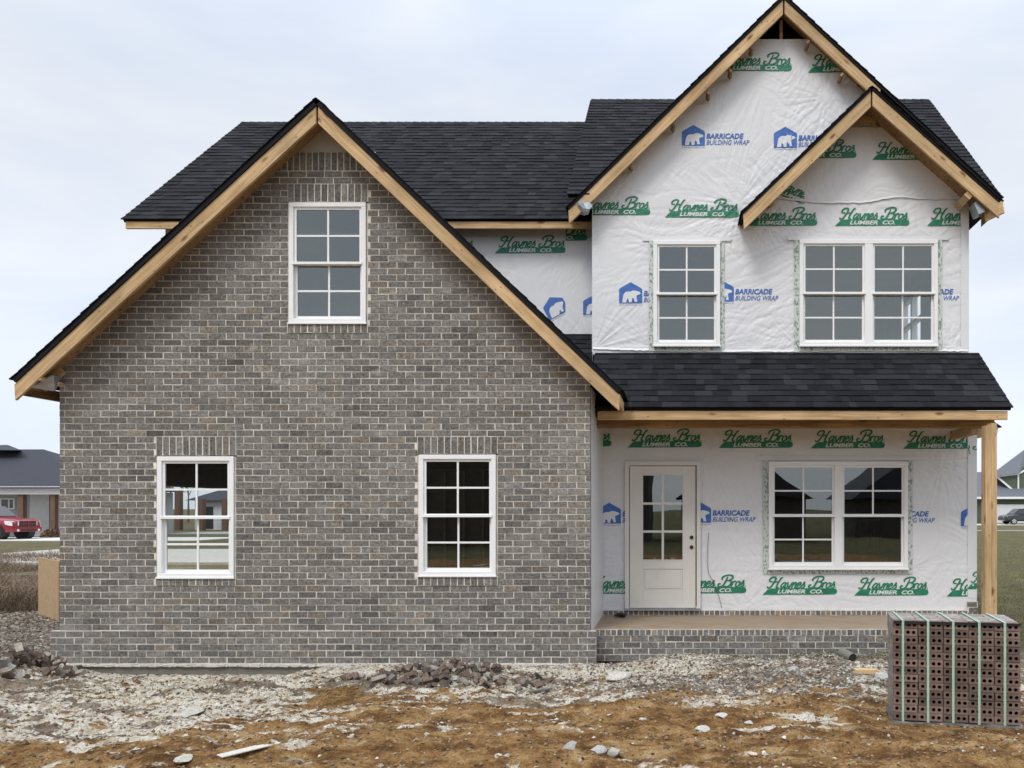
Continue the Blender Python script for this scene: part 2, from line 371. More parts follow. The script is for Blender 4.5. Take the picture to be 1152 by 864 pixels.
for wv, op in zip((win_ul, win_ll, win_lr), opens):
    soldiers(bw, wv[0] - .02, wv[1] + .02, DG - .004, wv[3] + .012, op[3], .98)
    n0 = round((wv[1] - wv[0] + .04) / .0785); 
    soldiers(bw, wv[0] - .02, wv[1] + .02, DG - .012, op[2], wv[2] - .004, 1.0)
    bw.box(wv[0] - .03, wv[1] + .03, DG + .002, DG + .1, wv[3] + .001, wv[3] + .014, M_deck)  # black strip paints the slight shadow over the window frame
    # reveals
    bw.box(wv[0] - .03, wv[0] - .004, DG + .008, DG + .09, wv[2] - .01, wv[3] + .01, M_mortar)
    bw.box(wv[1] + .004, wv[1] + .03, DG + .008, DG + .09, wv[2] - .01, wv[3] + .01, M_mortar)
# side returns of the brick skin
def side_bricks(mb, x, sgn, y0, y1, z0, z1, v=1.0, hole=None):
    n = int(round((z1 - z0) / BH))
    for r in range(n):
        za = z0 + r * BH; off = y0 + (-.11 if r % 2 else 0)
        iv = [(y0 + .002, y1)]
        if hole and hole[2] < za + .04 < hole[3]: iv = subtract(iv, hole[0], hole[1])
        for (a, b) in iv:
            mb.quad([(x - sgn * .007, a, za), (x - sgn * .007, b, za), (x - sgn * .007, b, za + BH), (x - sgn * .007, a, za + BH)], M_mortar)
            k = math.floor((a - off) / BL)
            while off + k * BL < b - .02:
                p = max(off + k * BL, a); q = min(off + k * BL + BL - MJ, b); k += 1
                if q - p < .03: continue
                xs = sorted((x, x - sgn * .05)); mb.box(xs[0], xs[1], p, q, za + .005, za + BH - .005, M_brick, brick_col(v), j=.0015)
gd = (10.6, 15.5, zb, 2.285)     # the vehicle opening in the side wall, seen through the front window
side_bricks(bw, G0, -1, DG + .055, 16.5, zb, gz(446), hole=gd)
brick_front = bw.build('brick_wall', house)
tag(brick_front)

# proud lower courses (plinth)
pb = MB(); zp1 = zb + 5 * BH
px0, px1 = gx(58.5), gx(671)
lay(pb, DG - .03, zb, zp1, lambda z: [(px0, px1)], off0=.03)
pb.quad([(px0, DG - .03, zp1), (px1, DG - .03, zp1), (px1, DG + .02, zp1), (px0, DG + .02, zp1)], M_mortar)
side_bricks(pb, px0, -1, DG + .025, 10.5, zb, zp1)
pb.build('brick_plinth', house)
# footing with mortar droppings
fb = MB(); fb.box(px0 - .06, px1 + .02, DG - .075, DG + .1, -.35, zb - .012, M_foot)
ft = fb.build('footing', house)
mb = MB()
for i in range(520):
    x = rnd.uniform(px0, px1); r = rnd.uniform(.012, .05)
    mb.box(x - r, x + r, DG - .085 - rnd.uniform(0, .03), DG - .02, zb - .02 - rnd.uniform(0, .006), zb - .002 + rnd.uniform(-.004, .006), M_mess, j=.006)
md = tag(mb.build('mortar_droppings', house), kind='stuff')
# apex panel behind gable top
g = MB(); zt = zcap + LZ + .004
a0 = gable_iv(zt, .02)[0]
g.prism([(a0[0], DG + .01, zt), (a0[1], DG + .01, zt), (apexG.x, DG + .01, apexG.z - .05)], (0, .03, 0), M_greyp)
g.prism([(G0 + .06, DG + .06, gz(446)), (G1 - .01, DG + .06, gz(446)), (G1 - .01, DG + .06, gable_iv(gz(446))[0][0] * 0 + apexG.z - (G1 - apexG.x) * gsr - .08), (apexG.x, DG + .06, apexG.z - .08), (G0 + .06, DG + .06, apexG.z - (apexG.x - G0) * gsl - .08)] , (0, 0.001, 0), M_greyp) if False else None
g.build('gable_top_panel', house)

# ------------------------------------------------------------ windows
def make_window(x0, x1, z0, z1, y, units=1, label=None, name='window', nogrid=(), fr=.055, parent=house, proud=.03):
    f = MB(); t = .09
    yf = y - proud
    f.box(x0, x1, yf, yf + t, z1 - fr, z1, M_pvc); f.box(x0, x1, yf, yf + t, z0, z0 + fr, M_pvc)
    f.box(x0, x0 + fr, yf + .0015, yf + t, z0 + fr, z1 - fr, M_pvc); f.box(x1 - fr, x1, yf + .0015, yf + t, z0 + fr, z1 - fr, M_pvc)
    f.box(x0 - .012, x1 + .012, yf - .012, yf + .0, z0 - .012, z0 + .012, M_pvc)
    mw = .115; uw = (x1 - x0 - 2 * fr - mw * (units - 1)) / units
    for u in range(1, units):
        xm = x0 + fr + u * uw + (u - 1) * mw; f.box(xm, xm + mw, yf + .0015, yf + t, z0 + fr, z1 - fr, M_pvc)
    w_ = f.build(name, parent)
    bv = w_.modifiers.new('bevel', 'BEVEL'); bv.width = .003; bv.segments = 1
    zm = (z0 + z1) / 2 - .005
    for u in range(units):
        a = x0 + fr + u * (uw + mw); b = a + uw
        for k, (sz0, sz1, yy) in enumerate(((zm - .018, z1 - fr, yf + .022), (z0 + fr, zm + .018, yf + .048))):
            s = MB(); r = .030; bot = .030
            s.box(a, b, yy, yy + .026, sz1 - (r if k == 0 else .036), sz1, M_pvc); s.box(a, b, yy, yy + .026, sz0, sz0 + (.042 if k == 0 else bot + .012), M_pvc)
            s.box(a, a + r, yy + .001, yy + .026, sz0, sz1, M_pvc); s.box(b - r, b, yy + .001, yy + .026, sz0, sz1, M_pvc)
            ix0, ix1, iz0, iz1 = a + r, b - r, sz0 + (.042 if k == 0 else bot + .012), sz1 - (r if k == 0 else .036)
            if (u, k) not in nogrid:
                xm = (ix0 + ix1) / 2; zz = (iz0 + iz1) / 2
                s.box(xm - .0115, xm + .0115, yy + .006, yy + .02, iz0, iz1, M_pvc); s.box(ix0, ix1, yy + .0065, yy + .0195, zz - .0115, zz + .0115, M_pvc)
            if k == 0: s.box(a - .012, b + .012, yf - .012, yy + .001, sz0 + .002, sz0 + .028, M_pvc)
            so = s.build('upper_sash' if k == 0 else 'lower_sash', w_)
            p = MB(); yg = yy + .013; p.quad([(ix0 - .004, yg, iz0 - .004), (ix1 + .004, yg, iz0 - .004), (ix1 + .004, yg, iz1 + .004), (ix0 - .004, yg, iz1 + .004)], M_glass)
            p.build('glass', w_)
    if label: w_['label'] = label
    return w_
make_window(*win_ul, DG + .012, label='window high in the brick gable')
make_window(*win_ll, DG + .012, label='brick wall window near the left corner, view through the garage')
make_window(*win_lr, DG + .012, label='dark brick wall window right of the middle')
W_us = (wx(735), wx(810), wz(390), wz(272)); W_ud = (wx(899), wx(1054), wz(390), wz(271)); W_ld = (wx(864.5), wx(1020.5), wz(640), wz(519.5))
YW = DW - .004
make_window(*W_us, YW, name='window', proud=.05)
make_window(*W_ud, YW, units=2, name='double_window', proud=.05)
make_window(*W_ld, YW, units=2, name='double_window', nogrid=((1, 1),), proud=.05, label='porch double window with one plain lower sash')

# ------------------------------------------------------------ wrapped front wall with wrinkles
def wrinkle(x, z):
    h = np.zeros_like(x)
    def ridge(ang, fa, fb, seed, lo, hi, amp, ms, p=3.0):
        c, s = math.cos(ang), math.sin(ang); u = x * c + z * s; v = -x * s + z * c
        dv = (fbm(x * 1.4, z * 1.4, 2, seed + 5) - .5) * .5
        n = vnoise(u * fa, (v + dv) * fb, seed); r = (1 - np.abs(2 * n - 1)) ** p
        m = sstep(lo, hi, fbm(x * ms, z * ms, 2, seed + 9)); return -amp * r * m
    h += ridge(R(50), 4, 34, 203, .5, .66, .004, 1.6); h += ridge(R(75), 3.5, 40, 233, .52, .68, .0035, 1.3)
    h += ridge(R(20), 1.6, 16, 3, .45, .7, .006, .9)
    h += ridge(R(60), 1.8, 20, 31, .48, .7, .006, 1.1)
    h += ridge(R(115), 1.6, 18, 57, .5, .72, .006, .8)
    h += ridge(R(-35), 1.7, 22, 77, .5, .72, .005, 1.2)
    h += ridge(R(2), .7, 9, 91, .5, .7, .005, .7)
    for (qx, qz, rad, amp, k) in fans:
        dx = x - qx; dz = z - qz; r = np.hypot(dx, dz) + 1e-4; th = np.arctan2(dz, dx)
        n = vnoise(th * k + 40, r * 1.4 + qx * 3, 7); rr = (1 - np.abs(2 * n - 1)) ** 2.2
        h += -amp * rr * np.exp(-(r / rad) ** 2) * sstep(.02, .12, r)
    h += -.0015 * fbm(x * 6, z * 6, 3, 5)
    return h
fans = []
for W in (W_us, W_ud, W_ld):
    for (cx_, cz_) in ((0, 2), (1, 2), (0, 3), (1, 3)): fans.append((W[cx_], W[cz_], .45, .009, 16))
fans += [(wx(668), wz(392), .7, .014, 11), (wx(930), wz(110), .6, .010, 13), (wx(1070), wz(392), .6, .013, 12), (wx(830), wz(230), .6, .012, 14), (wx(1060), wz(520), .9, .012, 22), (wx(835), wz(686), .5, .010, 14), (wx(860), wz(250), .5, .01, 13), (wx(1085), wz(230), .5, .01, 15)]
apexB = at(882, -8, 10.92); footBL = at(637, 232, 10.92); footBR = at(1128, 221, 10.92)

apexS = at(981, 95, 10.72); footSL = at(834, 237, 10.72); footSR = at(1128, 225, 10.72)
bsl = (apexB.z - footBL.z) / (apexB.x - footBL.x); bsr = (apexB.z - footBR.z) / (footBR.x - apexB.x)
WX0, WX1, WX1L = wx(666), wx(1090), wx(1099)
Z_PF = CAMZ - 1.507            # porch floor
door_o = (wx(703.5), wx(788), wz(684), wz(519.5))
def sheet_mesh(name, x0, x1, z0, z1, y, step, keep, parent, dy=None, m=M_wrap):
    nx = max(2, int((x1 - x0) / step) + 1); nz = max(2, int((z1 - z0) / step) + 1)
    X, Z = np.meshgrid(np.linspace(x0, x1, nx), np.linspace(z0, z1, nz)); H = wrinkle(X, Z) if dy is None else dy(X, Z)
    V = np.stack([X, y - H * .85, Z], -1).reshape(-1, 3)      # wrinkles sink (H<0) -> y grows
    xc = (X[:-1, :-1] + X[1:, 1:]) / 2; zc = (Z[:-1, :-1] + Z[1:, 1:]) / 2; K = keep(xc, zc)
    i = np.arange(nx * nz).reshape(nz, nx); q = np.stack([i[:-1, :-1], i[:-1, 1:], i[1:, 1:], i[1:, :-1]], -1)[K]
    me = bpy.data.meshes.new(name); me.from_pydata(V.tolist(), [], q.reshape(-1, 4).tolist()); me.materials.append(m)
    me.polygons.foreach_set('use_smooth', [True] * len(me.polygons)); me.update()
    o = bpy.data.objects.new(name, me); COL.objects.link(o); setpar(o, parent); return o
def inr(x, z, W, e=0.02): return (x > W[0] + e) & (x < W[1] - e) & (z > W[2] + e) & (z < W[3] - e)
ztopB = wz(44)
def keepU(x, z):
    g = (z < apexB.z - .04 - (apexB.x - x) * bsl) & (z < apexB.z - .04 - (x - apexB.x) * bsr)
    ls = (apexS.z - footSL.z) / (apexS.x - footSL.x); rs = (apexS.z - footSR.z) / (footSR.x - apexS.x)
    sg = ~((z > wz(142.5)) & (z < apexS.z - .02 - np.abs(apexS.x - x) * np.where(x < apexS.x, ls, rs)))
    return g & ~inr(x, z, W_us) & ~inr(x, z, W_ud) & (z < ztopB) & sg
zR = wz(398)
wrap_u = sheet_mesh('house_wrap', WX0, WX1, wz(399), ztopB, DW, .016, keepU, house)
wrap_l = sheet_mesh('house_wrap', wx(640), WX1L, wz(686.5), wz(455), DW, .016, lambda x, z: ~inr(x, z, W_ld) & ~inr(x, z, door_o, .03), house)
wrap_r = sheet_mesh('house_wrap', -3.6, WX0 - .004, CAMZ + 2.35, CAMZ + 4.2, DR, .018, lambda x, z: x > -9, house)
wrap_s = None
# side strip of wrap on the garage return (visible just right of the brick corner)
s_ = MB(); s_.box(G1 + .001, G1 + .012, DG + .06, DW, Z_PF - .1, wz(455), M_wrap); s_.build('house_wrap', house)
# sheathing behind the wrap & corner strips
sh = MB()
panel(sh, 'y', DW + .035, WX0, WX1, wz(399), CAMZ + 4.25, [W_us, W_ud], .09, M_inner)
panel(sh, 'y', DW + .035, G1, WX1L, Z_PF - .02, wz(399), [W_ld, (door_o[0] + .03, door_o[1] - .03, door_o[2], door_o[3] - .03)], .09, M_inner)
panel(sh, 'y', DR + .02, G0 + .1, WX0 + .1, CAMZ + .6, CAMZ + 4.2, [], .08, M_inner)
panel(sh, 'x', WX0 + .001, DW, DR + .02, CAMZ + 1.9, CAMZ + 4.3, [], .01, M_wrap)
# gable part behind wrap
zz = CAMZ + 4.25
def gl(z, off=.12): return apexB.x - (apexB.z - off - z) / bsl
def gr(z, off=.12): return apexB.x + (apexB.z - off - z) / bsr
sh.prism([(WX0, DW + .035, zz), (WX1, DW + .035, zz), (WX1, DW + .035, zz + .05), (gr(wz(44)), DW + .035, wz(46)), (gl(wz(44)), DW + .035, wz(46)), (WX0, DW + .035, zz + .05)], (0, .03, 0), M_greyp)
# side and back walls of the body
side_win = (13.1, 14.25, CAMZ + 2.75, CAMZ + 3.72)
panel(sh, 'x', WX1 - .06, DW + .02, 17.0, 0.0, CAMZ + 4.35, [side_win], .06, M_wrap)
panel(sh, 'y', 17.0, G0 + .1, WX1, 0.0, CAMZ + 4.2, [(2.72, 2.90, 1.78, 1.02) if False else (4.05, 4.17, 1.0, 1.7), (2.0, 2.01, 1, 1.01)][:0], .1, M_wrap)
sheath = sh.build('sheathing', house)

# interiors ------------------------------------------------
it = MB()
# garage room
it.box(G0 + .08, G1 - .02, DG + .1, 16.9, zb + .0, .12, M_conc)
panel(it, 'x', G0 + .06, DG + .1, 16.9, .12, CAMZ + 2.2, [(gd[0], gd[1], .12, gd[3])], .06, M_inner)
it.quad([(G0 + .1, DG + .1, 2.75), (G1, DG + .1, 2.75), (G1, 16.9, 2.75), (G0 + .1, 16.9, 2.75)], M_inner)
it.quad([(G0 + .1, 16.88, .1), (G1, 16.88, .1), (G1, 16.88, 2.75), (G0 + .1, 16.88, 2.75)], M_inner)
it.quad([(G1 - .015, DG + .1, .1), (G1 - .015, 16.9, .1), (G1 - .015, 16.9, 2.75), (G1 - .015, DG + .1, 2.75)], M_inner)
for k in range(16): it.box(G0 + .12 + k * .41, G0 + .16 + k * .41, 16.80, 16.878, .12, 2.74, M_wood2)
panel(it, 'y', DG + .095, G0 + .06, G1 - .016, zb, CAMZ + 1.5, [(w_[0], w_[1], w_[2], w_[3]) for w_ in (win_ll, win_lr)], .004, M_inner)
# bonus room above
it.prism([(G0 + .4, DG + .095, 3.35), (G1 - .4, DG + .095, 3.35), (apexG.x + .9, DG + .095, 5.4), (win_ul[1], DG + .095, win_ul[3] + .02), (win_ul[1], DG + .095, win_ul[2]), (win_ul[0], DG + .095, win_ul[2]), (win_ul[0], DG + .095, win_ul[3] + .02), (apexG.x - .9, DG + .095, 5.4)], (0, .002, 0), M_inner2)
for (xa, za, xb, zb2) in ((-1.2, 5.35, 1.2, 5.35), (-1.2, 5.35, -2.9, 3.3), (1.2, 5.35, 2.9, 3.3), (-2.9, 3.3, 2.9, 3.3)):
    it.quad([(apexG.x + xa, DG + .1, za), (apexG.x + xb, DG + .1, zb2), (apexG.x + xb, 13.2, zb2), (apexG.x + xa, 13.2, za)], M_inner2)
it.quad([(apexG.x - 2.9, 13.2, 3.3), (apexG.x + 2.9, 13.2, 3.3), (apexG.x + 1.2, 13.2, 5.35), (apexG.x - 1.2, 13.2, 5.35)], M_inner2)
# main body: first-floor ceiling, upper ceiling, back walls
it.box(G1, WX1 - .07, DW + .13, 16.9, 3.05, 3.3, M_inner2)
it.box(WX0 + .01, WX1 - .07, DW + .13, 16.9, CAMZ + 4.0, CAMZ + 4.05, M_inner2)
panel(it, 'y', 15.6, G1, WX1 - .07, Z_PF, 3.05, [(3.63, 3.87, 1.05, 1.72), (3.91, 4.05, 1.05, 1.72)], .08, M_inner)
it.box(G1, WX1 - .07, DW + .13, 16.9, Z_PF - .1, Z_PF + .01, M_inner)
panel(it, 'y', 16.9, G1, WX1 - .07, 3.3, CAMZ + 4.0, [], .02, M_inner2)
panel(it, 'x', G1 + .01, DW + .13, 16.9, Z_PF, CAMZ + 4.0, [], .02, M_inner2)
panel(it, 'x', WX1 - .07, DW + .13, 16.9, 0, CAMZ + 4.0, [side_win], .008, M_inner2)
it.build('interior_rooms', house)
for (a, b) in ((3.63, 3.87), (3.91, 4.05)):
    bwn = MB(); bwn.box(a, a + .02, 15.56, 15.60, 1.05, 1.72, M_pvc)
    for zc in (1.05, 1.38, 1.70): bwn.box(a, b, 15.57, 15.60, zc, zc + .02, M_pvc)
    bwn.build('rear_window', house)
# frame of the upper side window
sw = MB(); 
for (a, b) in ((13.1, 13.16), (13.64, 13.72), (14.19, 14.25)): sw.box(WX1 - .08, WX1 + .02, a, b, side_win[2], side_win[3], M_pvc)
for zc in (side_win[2], (side_win[2] + side_win[3]) / 2 - .02, side_win[3] - .05): sw.box(WX1 - .079, WX1 + .019, 13.16, 14.19, zc, zc + .05, M_pvc)
sw.build('side_window', house)
# sawn end wall facing the photographer's back windows
bk = MB(); panel(bk, 'y', 16.98, G1, WX1 - .08, .0, 3.0, [], .01, M_inner) if False else None

def lap_edge(pts, D, hgt=.03, parent=None):
    mb = MB(); P_ = []
    q = random.Random(int(pts[0][0]))
    for (a, b) in zip(pts, pts[1:]):
        n = max(2, int(abs(b[0] - a[0]) / 4)); P_ += [(a[0] + (b[0] - a[0]) * i / n, a[1] + (b[1] - a[1]) * i / n + q.uniform(-.5, .5)) for i in range(n)]
    P_.append(pts[-1])
    for (a, b) in zip(P_, P_[1:]):
        A, B = at(*a, D), at(*b, D); j = q.uniform(.006, .016)
        mb.quad([(A.x, D - .012, A.z), (B.x, D - .012, B.z), (B.x, D - .001, B.z + hgt), (A.x, D - .001, A.z + hgt)], M_wrap); mb.quad([(A.x, D - .012, A.z), (B.x, D - .012, B.z), (B.x, D + .002, B.z + .001), (A.x, D + .002, A.z + .001)], M_wrap)
    return mb.build('wrap_lap', house, fix=False)
lap_edge([(868, 223), (893, 226), (930, 229), (975, 228), (1008, 222), (1050, 225), (1089, 224)], DW)
lap_edge([(667, 393), (760, 395.5), (860, 396), (1000, 395), (1089, 395.5)], DW)
mb = MB(); mb.quad([(wx(1081), DW - .002, wz(397)), (WX1, DW - .002, wz(397)), (WX1, DW - .002, wz(232)), (wx(1081), DW - .002, wz(232))], M_wrap); mb.build('wrap_corner_strip', house, fix=False)
mb = MB(); mb.quad([(wx(1088.6), DW - .002, wz(672)), (WX1L, DW - .002, wz(674)), (WX1L, DW - .002, wz(470)), (wx(1088.6), DW - .002, wz(470))], M_wrap); mb.build('wrap_corner_strip', house, fix=False)
# flashing tape round the wrapped windows
def tape(W, l=.062, up=.02, dn=.05, top=.0):
    t = MB(); y = DW - .0085
    z0, z1 = W[2] - dn, W[3] + up
    def strip(a, b, c, d_):
        n = max(2, int(max(b - a, d_ - c) / .05)); 
        for i in range(n):
            if b - a > d_ - c:
                p, q = a + (b - a) * i / n, a + (b - a) * (i + 1) / n; t.quad([(p, y + rnd.uniform(-.001, .001), c), (q, y, c), (q, y, d_), (p, y, d_)], M_tape)
            else:
                p, q = c + (d_ - c) * i / n, c + (d_ - c) * (i + 1) / n; t.quad([(a, y, p), (b, y, p), (b, y, q), (a, y, q)], M_tape)
    strip(W[0] - l, W[0] + .01, z0, z1); strip(W[1] - .01, W[1] + l, z0, z1); strip(W[0] + .01, W[1] - .01, W[2] - dn, W[2] + .01)
    t.quad([(W[0] - l - .09, y - .002, z1 - .01), (W[1] + l + .09, y - .002, z1 - .01), (W[1] + l + .1, y - .002, z1 + .045), (W[0] - l - .1, y - .002, z1 + .05)], M_wrap)
    return t.build('flashing_tape', house, fix=False)
tape(W_us); tape(W_ud, .07, .02, .07); tape(W_ld, .075, .03, .07)

# ------------------------------------------------------------ printed logos
def smooth(pts, n=5):
    P = [Vector((*p, 0)) for p in pts]; out = []
    for i in range(len(P) - 1):
        p0 = P[max(i - 1, 0)]; p1 = P[i]; p2 = P[i + 1]; p3 = P[min(i + 2, len(P) - 1)]
        for k in range(n):
            t = k / n
            out.append(.5 * ((2 * p1) + (-p0 + p2) * t + (2 * p0 - 5 * p1 + 4 * p2 - p3) * t * t + (-p0 + 3 * p1 - 3 * p2 + p3) * t ** 3))
    out.append(P[-1]); return out
def stroke2d(pts, w0, faces, verts):
    pl = smooth(pts) if len(pts) > 2 else [Vector((*p, 0)) for p in pts]
    n = len(verts); m = len(pl)
    for i, p in enumerate(pl):
        a = pl[max(i - 1, 0)]; b = pl[min(i + 1, m - 1)]; d_ = (b - a); d_ = d_.normalized() if d_.length else Vector((1, 0, 0)); nr = Vector((-d_.y, d_.x, 0))
        t = i / (m - 1); ww = w0 * (.62 + .38 * min(1, min(t, 1 - t) * 6)) * (1 + .28 * abs(d_.y))
        verts += [(p.x + nr.x * ww / 2, p.y + nr.y * ww / 2), (p.x - nr.x * ww / 2, p.y - nr.y * ww / 2)]
    for i in range(m - 1): faces.append((n + 2 * i, n + 2 * i + 1, n + 2 * i + 3, n + 2 * i + 2))
GLY = {
 'H': [[(4.2, 7.6), (2.0, 7.0), (.4, 8.6), (1.6, 11.2), (5, 12.2), (7.2, 10.8), (6.3, 7), (4.6, 2.2), (2.6, .2), (.6, .4), (.2, 2)], [(14.6, 12.3), (12.6, 10.4), (10.8, 5), (10.3, 1.2), (11.4, 0), (13, .9)], [(4.6, 5.4), (8, 7), (11.6, 6.3)]],
 'a': [[(5.2, 5), (3.4, 6.2), (1, 4.3), (.5, 1.4), (1.9, .1), (4.2, 2.6), (5.6, 6.1)], [(5.5, 5.8), (4.7, 1.6), (5.3, .1), (7, 1.2)]],
 'y': [[(-.2, 6.2), (.9, 5.4), (1.7, 1.6), (2.6, .9), (4.0, 2.6)], [(5.9, 6.5), (4.4, 2.4), (2.6, -1.2), (.6, -2.2)]],
 'n': [[(-.1, 5.2), (1.4, 6.1), (1.3, 3), (.8, 0)], [(1.1, 2.4), (3.2, 5.8), (4.9, 5.6), (4.5, 2), (4.6, .3), (6.2, 1)]],
 'e': [[(.9, 2.6), (3.3, 3.4), (4.2, 5.2), (2.8, 6.2), (1, 4.6), (.6, 1.8), (1.9, .1), (4, .6), (5.2, 1.8)]],
 's': [[(-.2, .9), (1.8, 3.4), (3, 7), (3.2, 5), (4.3, 2.4), (3.4, .2), (1, .2)]],
 'B': [[(6.2, 11), (5.2, 6), (3.9, 1.6), (2.2, .2), (-.6, .2), (-2, 1.8), (-1, 3.4), (.8, 3)], [(1.2, 7.6), (.2, 9.8), (2.6, 12), (7, 13), (11.2, 12.2), (12, 9.8), (9.6, 7.4), (6, 6.6)], [(6, 6.7), (10.6, 6.4), (12, 3.8), (10.4, .8), (7, -.1), (4.4, .6)]],
 'r': [[(.6, 6.4), (.9, 3.2), (.4, 0)], [(.7, 3.4), (1.7, 5.4), (3.4, 6.3), (4.2, 5.2)]],
 'o': [[(2.6, 6.1), (.8, 4.4), (.6, 1.5), (2.2, .0), (4.4, 1.6), (4.6, 4.6), (2.8, 6.1), (4.2, 5), (5.8, 5.4)]],
 '.': [[(0, .2), (.9, .2)]],
}
def script_word():
    V, Fc = [], []
    def put(ch, x, sc=1.0, w=1.5, y0=7.6):
        for st in GLY[ch]:
            pts = [(x + (p[0] + (p[1] - 4) * .30) * sc, y0 + p[1] * sc) for p in st]; stroke2d(pts, w, Fc, V)
    put('H', 6.0); x = 20.8
    for ch, adv in (('a', 6.3), ('y', 5.6), ('n', 5.9), ('e', 4.8), ('s', 5)): put(ch, x, 1.0, 1.38); x += adv
    put('B', 54.5, 1.0, 1.6); x = 67.2
    for ch, adv in (('r', 4.4), ('o', 5.3), ('s', 5.0)): put(ch, x, 1.0, 1.38); x += adv
    put('.', 83.0, 1, 1.9)
    return V, Fc
def text2d(s, width, height, shear=0.0, bold=0.0):
    cu = bpy.data.curves.new('txt', 'FONT'); cu.body = s; cu.size = 1; cu.shear = shear; cu.offset = bold; cu.resolution_u = 3
    o = bpy.data.objects.new('txt', cu); COL.objects.link(o)
    bpy.context.view_layer.update(); dg = bpy.context.evaluated_depsgraph_get(); me = bpy.data.meshes.new_from_object(o.evaluated_get(dg))
    V = [(v.co.x, v.co.y) for v in me.vertices]; Fc = [tuple(p.vertices) for p in me.polygons]
    bpy.data.objects.remove(o); bpy.data.curves.remove(cu); bpy.data.meshes.remove(me)
    x0 = min(v[0] for v in V); x1 = max(v[0] for v in V); y0 = min(v[1] for v in V); y1 = max(v[1] for v in V)
    return [((v[0] - x0) / (x1 - x0) * width, (v[1] - y0) / (y1 - y0) * height) for v in V], Fc
SW = script_word()
T_lum = text2d('LUMBER  CO.', 51, 4.6, .25, .035)
T_bar = text2d('BARRICADE', 42, 6.2, 0.18, .035)
T_bld = text2d('BUILDING WRAP', 48.5, 5.4, 0.28, .008)
T_web = text2d('www.barricadebp.com', 26, 1.3, 0, .01)
band = [(0, 0), (3, 2.6), (5.5, 5.6), (8.5, 7.0), (20, 7.2), (40, 7.2), (60, 7.2), (80, 7.2), (82.6, 6.4), (83.6, 4.4), (83.2, 2.0), (81.4, .6), (78, .3), (60, .2), (40, .1), (20, .0)]
bearp = [(3.2, 2.0), (3.6, 4.6), (4.0, 8), (4.6, 11), (6.6, 13.6), (9.5, 14.4), (12.5, 14.2), (15, 15.6), (17.5, 15.4), (20.2, 14.8), (23.2, 13.6), (24.0, 12.2), (22.6, 11.2), (20.4, 10.6), (19.0, 9.4), (18.8, 7.0), (19.6, 4.2), (20.0, 3.0), (17.2, 3.0), (16.4, 6.0), (14.6, 7.4), (13.2, 5.2), (13.6, 2.2), (10.8, 2.0), (10.4, 5.0), (8.6, 6.6), (8.0, 4.8), (7.6, 2.0)]
